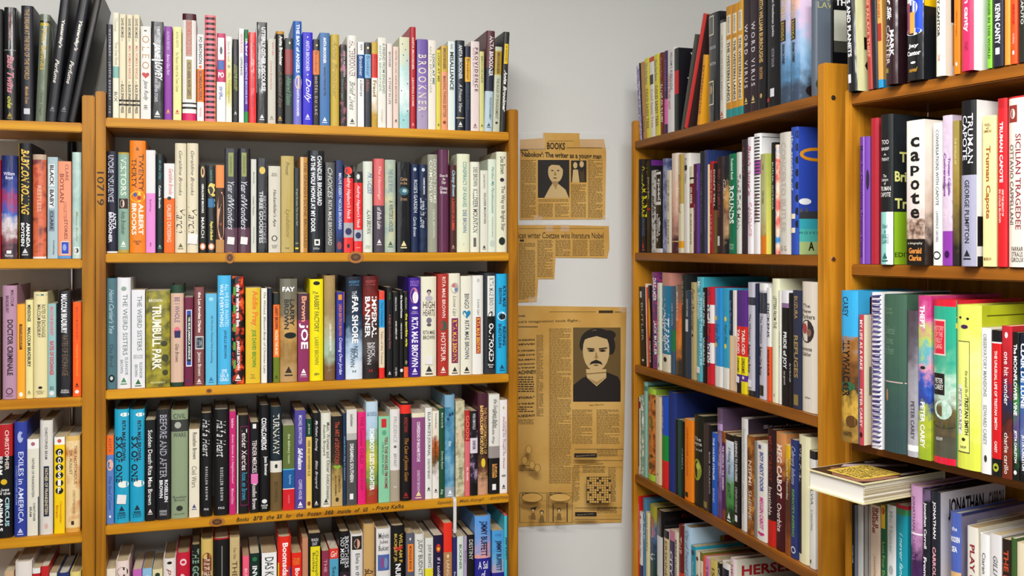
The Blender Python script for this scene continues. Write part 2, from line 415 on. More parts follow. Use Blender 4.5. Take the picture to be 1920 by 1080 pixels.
def shelf_row(unit, z, shelf_name, data, setback=.010):
    lines = [l.strip() for l in data.strip().split('\n') if l.strip()]
    prev = -9; recs = []; edge = (unit.tmin, 0, .05 if shelf_name.startswith('top') else .26) if hasattr(unit, 'tmin') else None; small = []
    for l in lines:
        fs = [q.strip() for q in l.split('|')]
        hd = fs[0].split(); x0, x1, yt = float(hd[0]), float(hd[1]), float(hd[2]); opt = hd[3:]
        sb, lean, D = setback, 0, None; fl = ''
        for o in opt:
            if o[0] == 'S': sb = float(o[1:])
            elif o[0] == 'L': lean = float(o[1:])
            elif o[0] == 'D': D = float(o[1:])
            else: fl += o
        t0, d0 = unit.at(x0, sb); t1, d1 = unit.at(x1, sb)
        tt, _ = unit.at((x0+x1)/2, sb); dm = (d0+d1)/2
        H = (HY-yt)/F*dm - z
        lim = getattr(unit, 'tmax', 9)
        if lean and lean > 0 and lim < 9: lim -= .0125 if unit is LEF else .004
        if t1 > lim: t0 -= t1-lim; t1 = lim
        if not lean:
            t0 = max(t0, prev+.0004, getattr(unit, 'tmin', -9)); prev = t1
        else:
            t0 = max(t0, prev+.0004) if prev > -8 else t0; prev = t1
        W = max(.004, t1-t0-(.0009 if any(q[0] in 'KQE' for q in fs[2:]) else .0003))
        th = 0
        if lean:
            ta, _ = unit.at(x0, sb); tl, _ = unit.at(x0+lean, sb); th = math.atan2(tl-ta, H); H = H/math.cos(th)
        H = max(.08, min(.4, H))
        if edge:                      # keep clear of a neighbour that leans
            pt, ph, pH = edge; hh = min(pH, H)
            gap = max(pt-t0, pt+math.tan(ph)*hh-t0-math.tan(th)*hh)+.0004
            if gap > 0 and (ph or th):
                t0 += gap
                if t0+W > lim: W = max(.004, lim-t0)
        prev = t0+W+.0003
        edge = (t0+W/math.cos(th), th, H)
        if D is None: D = min(.158, max(.1, H*.66))
        M = unit.M @ Matrix.Rotation(th, 4, 'Y')
        lift = W*math.sin(th) if th > 0 else 0
        loc = unit.pos(t0, sb, z+.0006+lift)
        root = thing('book', '', 'book', loc, M, 'books on the '+shelf_name)
        words = make_book(root, W, H, D, fl, fs[1], fs[2:])
        tc = [cname(c) for k, c in words if k == 'text']; pc = [cname(c) for k, c in words if k == 'panel']
        bc = cname(fs[1]); bc2 = next((cname(q.split()[3]) for q in fs[2:] if q.startswith('#') and len(q.split()) == 4 and float(q.split()[2])-float(q.split()[1]) > .15), None)
        look = ('thick ' if W > .026 else 'thin ' if W < .0125 else '')+('leaning ' if abs(th) > .08 else '')
        look += bc+(' and '+bc2 if bc2 and bc2 != bc else '')+' book'
        if tc: look += ' with '+tc[0]+' lettering'
        elif pc: look += ' with '+pc[0]+' panel'
        recs.append((root, look))
        small.append((min(x1, 1920)-max(x0, 0))*max(0, min(HY-z*F/unit.at((x0+x1)/2)[1], 1080)-max(yt, 0)) < CUT)
    looks = [r[1] for r in recs]
    for i, (root, look) in enumerate(recs):
        if looks.count(look) == 1 and len(look.split()) <= 7:
            j = i-1 if i else 1
            nb = looks[j].split(' book')[0] if len(looks) > 1 else ''
            side = 'right of' if i else 'left of'
            lab = '%s, directly %s the %s one, %s' % (look, side, nb.split(' and ')[0], shelf_name)
        else: lab = ''
        if not lab or len(lab.split()) > 16:
            lab = '%s, %s from left, %s' % (look, ordinal(i+1), shelf_name)
        if len(lab.split()) > 16: lab = '%s, %s from left, %s' % (look.split(' with')[0], ordinal(i+1), shelf_name)
        root['label'] = lab
    for (root, look), s in zip(recs, small):
        if s: absorb(root)
# ------------------------------------------------------------------ the rows of books, as read off the photograph
# x0 x1 ytop options | cover | print ...
M1 = '''
198 211 46 | 15151d | Tw,.45 .05 .95 a8a8b8 WATERMARK · JOSEPH BRODSKY · FSG
211 223 24 p | e6e2cc | # .51 .62 7fb0a8 | Ti,.5,.1 .28 .5 9a8430 Three Great Novels | T,.5 .05 .18 b0a888 Thomas | T,.5 .75 .85 333333 B/X
223.5 236 27 p | e3d8b8 | Tb,.42 .04 .26 1a1410 DAVID BROMIGE — | Tb,.42 .64 .95 1a1410 — BLACK SPARROW PRESS | Z .82 .9 2a2018 2
237 249 28 p | e3d8b8 | Tb,.42 .04 .26 1a1410 DAVID BROMIGE — | T,.42 .3 .62 b02818 MEN, WOMEN & VEHICLES | Tb,.42 .64 .95 1a1410 — BLACK SPARROW PRESS | Z .82 .9 2a2018 2
250 262 28 p | e3d8b8 | Tb,.42 .04 .26 1a1410 DAVID BROMIGE — | T,.42 .3 .62 b02818 MEN, WOMEN & VEHICLES | Tb,.42 .64 .95 1a1410 — BLACK SPARROW PRESS | Z .82 .9 2a2018 2
263.5 283 50 | e2e0da | # .04 .055 222222 .35 .6 | Tlw,.68 .1 .46 b07a30 OLEO | Y .49 .56 c02a28 | Ti,.5 .58 .8 4a4a4a Jane Rudy | T,.3 .85 .9 222222 IE
283 307 41 g | 101014 | T,.25,.1 .05 .22 c8c8d0 E. M. BRONER | Tib,.6,-.05 .22 .38 f0f0f4 JANE | # .385 .4 eeeeee .05 .95 | Tib,.6,.1 .41 .6 f0f0f4 LOVEY | T,.25,-.1 .58 .82 d0d0d8 AND OTHER STORIES | . .93 dddddd
308 323 50 | 85309a | T,.32 .05 .25 c8a0d0 ALINA REYES | Ti,.36 .3 .52 e0c0e8 Behind Glass Park | . .9 e8a020
324.5 340.5 51 | e9e39a | T,.3 .05 .22 8a7a30 ALINA REYES | Ti,.36 .27 .7 8a7a30 The Fliessen Debts of the Tower Center | . .9 c83018
342 368 26 h | ebe7e4 | # 0 .06 4a1020 | # .06 .4 b08a78 .25 .7 | T,.32,-.02 .08 .38 c02a20 BOMBARDIERS | # .43 .8 9a8a4a .3 .68 | Vw,.2 .45 .78 5a3020 OBSN | # .83 .845 222222 | # .87 .89 222222 | # .93 1 d01a60
369.5 382.5 65 | f0efea | # .4 .78 f07a1e | Tb,.5 .03 .34 141414 PO BRONSON | O .355 .395 e06020 .5 | Tb,.5 .42 .76 5a1a10 BOMBARDIERS | T,.3 .84 .95 e06020 VINTAGE
384 405 29 h | ee7a86 | Z .02 1 241a20 20 .02 .98 | # 0 1 d8b84a .96 1
406.5 423 63 | c2255f | # .05 .3 f0eeea .12 .85 | O .15 .24 3a3a3a .3 | # .31 .41 2a5aa8 .12 .85 | Hb,.66 .44 .5 ffffff PO | # .55 1 efeff2 | Ti,.3,-.1 .6 .75 3a5a9a in the | Ti,.3,.1 .6 .72 3a5a9a nude
423.5 435 69 | ^eceae4,e6e2b0,d8cf6a,efece0 | T,.4 .06 .3 8a8a7a Elaine Brook | O .33 .37 a0a08a .5 | Ti,.4 .42 .78 8a8450 The Transmigration
436 447.5 74 | 1d1d1e | T,.28,.15 .32 .62 a8b030 COLLEGE HOUSES | T,.28,-.15 .3 .6 8a9a28 ANGELS BURNING | . .88 ccd0d0
448 457.5 54 | f3f3f3 | T,.45 .05 .26 b82a30 CHRISTINE BROOKE-ROSE | Tb,.45 .3 .5 2a2a50 CONTINUUM BOOKS
458 466 56 | 4a2090 | # 0 .13 0d6a30 | Tb,.55 .1 .28 ffffff Life, End of | T,.5 .36 .8 d8d0f0 CHRISTINE BROOKE-ROSE | # .88 1 1a8a40
466.5 480.5 61 g | e02028 | Ti,.5 .08 .85 981018 Remake by Brooke-Rose
481.5 501 42 g | 0d0d0f | Tb,.4,.15 .05 .68 f4f4f4 UTTERLY OTHER DISCOURSE | T,.2,-.25 .24 .56 e0e0e0 Friedman and Martin | # .03 .7 cccccc -.02 .01 | . .93 e0e0e0
502 517 73 p | c9c5b8 | T,.25,.15 .04 .2 c02020 quite ugly | T,.25,-.05 .26 .6 b06a30 Christine Brooke-Rose | . .92 8a8a7a
517.5 533 59 h | 14120f | # 0 .03 c08a20 | Tb,.4,.1 .05 .37 f4f0e4 Anita Brookner | Ti,.5 .42 .82 6a5420 A Closed Eye | . .93 c8a040
534 549.5 72 | 2c3232 | # .13 .42 8a2c2c | O .04 .07 e8e0c0 .2 .1 | Ti,.6 .45 .78 4a8a60 Altered States
549.5 566 40 h | 2d64b8 | # .56 1 7070c8 | Tb,.4,.05 .03 .5 f0f4ff THE BAY of ANGELS | O .52 .66 ddc8c0 .8 .1 | Tb,.3,.05 .66 .92 e8e4ff ANITA BROOKNER
567.5 586.5 61 | 2a1ac8 | O .045 .06 ffffff .12 | T,.35 .09 .42 e0e0ff ANITA BROOKNER | O .45 .465 ffffff .12 | Ti,.65 .5 .76 f4f0ff Dolly | . .9 d8d4ff
587 599 74 | 241f1f | # .13 .41 f08028 | T,.5 .14 .4 401808 Brookner | O .06 .08 ffe890 .3 .1 | Tw,.4 .44 .88 d0b8a8 HOTEL DU LAC
599.5 618.5 62 | 3c70aa | Tb,.3 .05 .33 f0f4f8 ANITA BROOKNER | Tb,.2 .37 .68 101830 MAKING THINGS BETTER | . .93 e8f0f8
620 636.5 65 h | c6aa42 | Ti,.55 .06 .7 9a8020 Anita Brookner
638 650 84 | ~23282c,2c2226,a06070;70 | T,.3,.15 .08 .4 d0c0c8 ANITA BROOKNER | T,.3,-.15 .4 .7 60906a Time and Again
651 670 67 h | ecebe2 | T,.6 .06 .45 6a2038 HALTERBROOKNER | Ti,.55 .5 .82 6a6a62 Brief Lives | . .93 40403a
671 683 79 | f0f0ee | # .15 .43 1d4c88 | T,.5 .17 .4 c8d8f0 Brookner | Ti,.6 .45 .64 1a1a1a a closed eye | T,.4 .03 .1 404040 eye
684 696 80 | 2b2f39 | # .14 .42 7cb6de | T,.55 .16 .4 1a4a80 Brookner | O .05 .08 ffe8a0 .3 | Ti,.5 .44 .58 a05040 A Misalliance
697 708 79 | ^c8a838,f4f0e4,f4f0e4,c0982a | # .14 .42 e02418 | Ti,.5 .15 .4 802010 Brookner | Tb,.6 .45 .64 8a6a10 Fraud
708.5 724 71 | e9e6dc | T,.32,.22 .06 .62 3a7050 A FRIEND FROM ENGLAND | T,.28,-.22 .06 .62 6a9a80 ANITA BROOKNER | Ti,.3 .8 .94 c0b890 vintage
725.5 736 82 | eadfd8 | T,.4 .1 .28 302020 BROOKNER | T,.4 .4 .72 504040 A START IN LIFE
737 748 88 | e6d0c0 | T,.35 .05 .7 8a5050 HOTEL DU LAC ANITA BROOKNER | . .9 302020
749 768 70 | ^d8d8b8,b8dcd8,e8f4f0,9cd0d0 | O .07 .085 1a3a80 .1 -.2 | O .13 .145 1a3a80 .1 .1 | O .19 .205 1a3a80 .1 -.1 | O .25 .265 1a3a80 .1 .25 | O .5 .515 1a3a80 .1 .3 | O .58 .595 1a3a80 .1 -.3 | O .8 .815 1a3a80 .1 .3 | O .9 .915 1a3a80 .1 -.1
769 780 51 h | b5202c | Tb,.35 .1 .42 f0d0c8 ANITA BROOKNER | Tb,.35 .5 .78 f0c0b8 LEAVING HOME | . .95 e8a0a0
782 802 74 | ^6f55a6,8a72b8,a898b8 | Tw,.75 .17 .8 ece0c0 BROOKNER | O .85 .86 40305a .1
803 817.5 76 | ede5d9 | Tb,.3,.2 .05 .6 3a6a58 LOOK AT ME | T,.3,-.2 .06 .6 a0a088 ANITA BROOKNER
818 827 94 | ^ddd050,efe9b0,f4f2e0,dcd060 | Tb,.5 .04 .4 6a6020 LOOK AT ME | . .93 403820
827.5 839.5 86 | e99a6e | # 0 .31 d0a838 | Tb,.45 .03 .28 6a4810 BROOKNER | T,.45 .36 .85 6a3820 MAKING THINGS BETTER | O .89 .93 8a4020 .5
840 854.5 78 | e0e8e2 | Tb,.5 .12 .55 202828 MISALLIANCE | # 0 1 2a6aa0 .9 1 | T,.3 .03 .09 6a6a6a Anita
855 872 76 h | 20262c | Tb,.4 .05 .43 d8dce0 ANITA BROOKNER | Ti,.4 .48 .8 c8ccd0 A Private View | # .855 .865 d8c8a0 .05 .95 | . .92 e0e0e0
872.5 882.5 87 | 20263a | # .13 .42 e8b030 | T,.55 .15 .4 503808 Brookner | Ti,.55 .45 .75 3a5a50 Family & Friends
883 899 78 | e5d6d2 | Tbw,.4,.15 .07 .56 5a2838 PROVIDENCE | T,.25,-.2 .07 .5 b09090 ANITA BROOKNER | . .93 907070
899.5 908 97 | ^d4d088,e4e0b8,f2f0dc | T,.5 .06 .4 606038 BROOKNER | . .92 404030
908 924 58 L5 h | 5b2c32 | # .37 .6 20243a | # .6 1 b8ccd6 | Tb,.5,.1 .05 .45 f4f4f4 ANITA BROOKNER | T,.25,.15 .66 .88 405060 THE RULES OF ENGAGEMENT | . .93 405060
924 937 88 L5 | c0c4aa | # .05 .33 b09028 | Tb,.4 .07 .32 4a3a08 BROOKNER | T,.4 .37 .85 4a4a38 THE RULES OF ENGAGEMENT | O .88 .91 333333 .4
938 952 60 L8 h | 2a2823 | # .12 .32 e8c010 .2 .85 | T,.3 .14 .3 403800 A NOVEL | Tib,.55,.05 .38 .8 f0f0ec Anita Brookner
'''
M2 = '''
199 220.5 284 h | 1a1a2e | T,.5,-.1 .04 .5 d0d4e4 UNDUE INFLUENCE | Tb,.32,.2 .6 .77 e8e8f0 ANITA | Tb,.32,-.15 .6 .9 e8e8f0 BROOKNER | # .985 1 e8e8e8
221 242 286 h | 88a897 | # 0 .02 b09a40 | # .97 1 b09a40 | T,.5 .05 .43 e0ecd8 VISITORS | # .46 .56 3a2a24 .1 .9 | O .47 .55 d8c0b0 .4 -.1 | Ti,.4 .58 .82 32463c Anita Brookner | . .9 e8f0e0
243 273 264 h | e8801e | H,.22 .06 .09 2a1408 & | T,.3,.22 .12 .45 3a2010 TWENTY | T,.3,-.22 .16 .42 3a2010 THIRTY | O .45 .55 f8d030 .95 | O .465 .5 3a5aa0 .25 -.15 | O .49 .53 a03028 .25 .1 | Tb,.3,.22 .56 .84 f4ecd8 ALBERT | Tb,.3,-.22 .56 .84 f4ecd8 BROOKS | H,.5 .89 .93 5a3010 ST.MARTIN'S/PRESS
273.5 291.5 282 | dedddd | # .42 1 e08acc | T,.2,.0 .48 .6 803a70 Meredith Brosnan | T,.2 .9 .94 502050 dalkey
292.5 307 289 h | 182024 | Ti,.35 .05 .28 3aa0a8 In the City | Tb,.3 .32 .55 e0e4e4 Colette Brooks | . .93 80b0a0
307.5 327.5 307 p | e1dfdf | # .39 1 ec681c | Ti,.4,.15 .06 .35 c86a48 Geraldine Brooks | O .37 .41 303030 .4 | T,.4 .46 .88 f8dcc8 CALEB'S CROSSING
328 349.5 269 h | ddd4b8 | Ti,.3 .07 .48 4a4438 Geraldine Brooks | Til,.75 .58 .82 241c14 March | . .93 6a6040
350.5 372 269 h | ddd4b8 | Ti,.3 .07 .48 4a4438 Geraldine Brooks | Til,.75 .58 .82 241c14 March | X .83 .92
373 387.5 309 | 141414 | O .02 .15 d8b078 .5 | O .04 .12 141414 .22 | Tb,.28 .22 .55 e8e8e0 GERALDINE BROOKS | T,.4 .6 .83 e8e8e0 MARCH | O .89 .97 e89060 .75 | O .905 .955 f4f0e8 .4
388.5 404 311 g | 121518 | T,.25 .05 .18 50a080 Geraldine Brooks | O .2 .34 e8d060 .8 | O .24 .33 121518 .7 -.1 | # .38 .48 2a6a9a .1 .9 | Z .21 .5 d8c860 5 .55 .95 | Tib,.45 .64 .86 e8d860 People of the Book | O .89 .97 e89060 .75 | O .905 .955 f4f0e8 .4
404.5 420.5 310 p | 3a2418 | # 0 .26 e08a48 | O .3 .86 d0a080 1 .15 | O .27 .5 3a2014 1 -.25 | O .46 .5 20140e .2 -.1 | O .46 .5 20140e .2 .25 | O .66 .69 a04838 .25 .1 | # .85 1 b88850
421 445 279 g | 1d1926 | # .76 1 5a3a4a | # .04 .27 8a9048 .3 .7 | T,.16 .07 .24 3a4018 GERALDINE BROOKS | Til,.5 .32 .5 e8e8f0 Year of | Til,.5 .5 .78 e8e8f0 Wonders | X .85 .92
446 469.5 279 g | 1d1926 | # .76 1 5a3a4a | # .04 .27 8a9048 .3 .7 | T,.16 .07 .24 3a4018 GERALDINE BROOKS | Til,.5 .32 .5 e8e8f0 Year of | Til,.5 .5 .78 e8e8f0 Wonders | X .85 .92
470.5 481 299 | cdd0c4 | T,.35 .14 .26 4a4a40 Michael Brodsky | T,.35 .4 .6 4a4a40 Lurianic Passion | T,.3 .72 .9 6a6a60 Third Printing
482.5 501.5 297 g | 26262c | O .09 .17 d8b850 .6 | Tb,.4,-.12 .35 .9 c8c8cc THREE GOODBYES | T,.35,.2 .4 .9 a0a0a8 BRODKEY STORIES | # .96 1 141414
503.5 526 312 g | cfcaba | H,.5 .08 .12 3a342a BRIGID/BROPHY | Ti,.36 .27 .7 221c14 Hackenfeller's Ape | O .8 .87 4a443a .5 | O .81 .86 cfcaba .3 | H,.5 .91 .95 4a443a ALLISON/BUSBY
527 551 293 g | b8a25a | Ti,.3 .06 .2 6a5420 Proust | Ti,.45 .55 .85 8a7430 Lyubimov | H,.3 .94 .97 3a2c10 knopf
551.5 562 315 | 2c3230 | T,.35 .25 .68 a8b8a0 Brigid Brophy The Snow Ball | H,.5 .88 .9 c8c8a0 ALI | # .94 .96 e8d020 .2 .8
562.5 577 295 | b8843c | # 0 1 dcc090 .1 .45 | T,.4,.2 .05 .95 6a4010 THE SPANISH SCENE BROSSARD
578 608.5 283 g | 12161e | Tb,.28,.2 .05 .54 e8ecf0 CHANDLER BROSSARD | Tb,.27,-.2 .05 .8 e8ecf0 AS THE WOLF HOWLS AT MY DOOR | # .87 .93 e8e8e0 .38 .72 | # .885 .915 12161e .46 .64 | H,.4 .95 .97 e0e0e0 Dalkey/Archive
610 628 305 g | 4c4c4a | Ti,.5 .06 .4 c8c8c4 CHOICES | T,.4 .42 .92 d0d0cc RITA MAE BROSSARD
629.5 643.5 301 | ^20305e,28408a,2a4898,20305a | T,.4,.1 .14 .75 e0e8f8 MAUVE DESERT NICOLE BROSSARD | O .88 .97 a04040 .6
644.5 662.5 310 g | e22a2c | # 0 .15 16161a | O .02 .11 e83028 .8 | Ti,.5 .1 .62 f8e8e4 Audrey Hepburn's Neck | # .66 .83 a8a8b0 | O .72 .8 30305a .7 | O .9 .95 2a1414 .3
664 679.5 322 g | e22a2c | # 0 .14 2a2a2a | O .03 .1 d8e0dc .4 | Ti,.5 .17 .7 f8e8e4 Audrey Hepburn's Neck | # .72 .86 b0b0b8 | O .75 .83 30305a .7 | H,.5 .93 .95 f0c0b8 pocket
681 699 303 h | d9e0d2 | Ti,.5,.2 .12 .36 2a5a98 PRINCESS | Ti,.45,.1 .53 .8 2a3430 ALAN BROWN | # .9 .96 d9e0d2 .2 .8 | H,.5 .91 .96 8a9080 simon
701.5 721 298 h | d8686a | # .5 1 4c4450 | Ti,.35 .08 .44 f0c8c0 The Hauntings | Ti,.4 .52 .75 e8e0e0 of Bella Lake | . .88 e8e0e0
722 742.5 300 h | ~9cb0a8,b4c0a8,cfcaa0;30 | T,.4 .1 .36 5a7088 THE BLUE BOWL | T,.4,.05 .44 .78 3a4a48 A WRITER'S HOUSE | . .9 406048
745 769.5 304 g | 0b0d12 | H,.5 .17 .21 c8a070 Carrie | H,.5 .22 .25 c8a070 in the | O .28 .37 3a6a78 .75 | O .3 .34 a8c8c8 .35 .05 | H,.5 .39 .43 a08060 Brown | . .9 e8d8a0
770.5 785.5 308 h | 16284a | T,.45,.1 .18 .55 d8dce8 ROSE'S GARDEN | Ti,.4,.0 .6 .82 c8d0e0 Carrie Brown | O .04 .08 c0c8d8 .4
786 801.5 309 h | ~0e1630,1a2a4a,1e3050;60 | Tb,.2,.1 .15 .34 e0e4f0 CARRIE BROWN | Til,.7 .38 .72 e8ecf4 Lamb in Love | O .04 .08 c0c8d8 .4
802.5 821 290 h | 9a9c8a | T,.32,-.2 .05 .5 e4e4d8 COMING UP | T,.32,.22 .05 .5 e4e4d8 DOWN HOME | T,.22,.1 .56 .85 d8d8c8 CECIL BROWN
822 842.5 281 g | 5e2a4a | H,.7 .24 .34 f0e8e8 Down All/the/Days | H,.7 .36 .43 f0e8e8 Christy/Brown | # 0 .13 d8c8a0 .93 1
844 856 310 h | 4a2624 | Tib,.6 .06 .36 a0c8d8 Christy Brown | T,.45 .38 .75 e85030 A SHADOW ON SUMMER | . .93 c0a090
857.5 881.5 289 h | e0e3c6 | T,.3,.08 .08 .54 2a8a90 CONSPIRACY OF KNAVES | T,.3,.08 .57 .8 3a5a98 DEE BROWN | T,.12 .91 .93 404038 Henry Holt
882.5 900 304 h | e3e5d2 | T,.45 .06 .27 3a2420 DEE BROWN | T,.5 .3 .78 3a2420 KILLDEER MOUNTAIN | # .84 .94 6a6458 .3 .6
901 915 320 p | ddddce | T,.25 .05 .22 6a6a60 DEE BROWN | T,.3,.1 .28 .65 2a2a28 KILLDEER MOUNTAIN | . .93 3a3a38
915.5 931 299 h | d9e3d1 | Ti,.4 .08 .58 2a8a88 Pardon My Pandemonium | T,.2 .62 .84 6a7a70 A Novel by Dee Brown | O .87 .94 c0ccc0 .6
931.5 953 285 h | e0e1c6 | T,.45,.05 .05 .22 1e1a18 Dee Brown | O .26 .3 3a2838 .4 | T,.45,.05 .34 .79 4a1e2a The Way to Bright Star | O .85 .93 202820 .6
'''
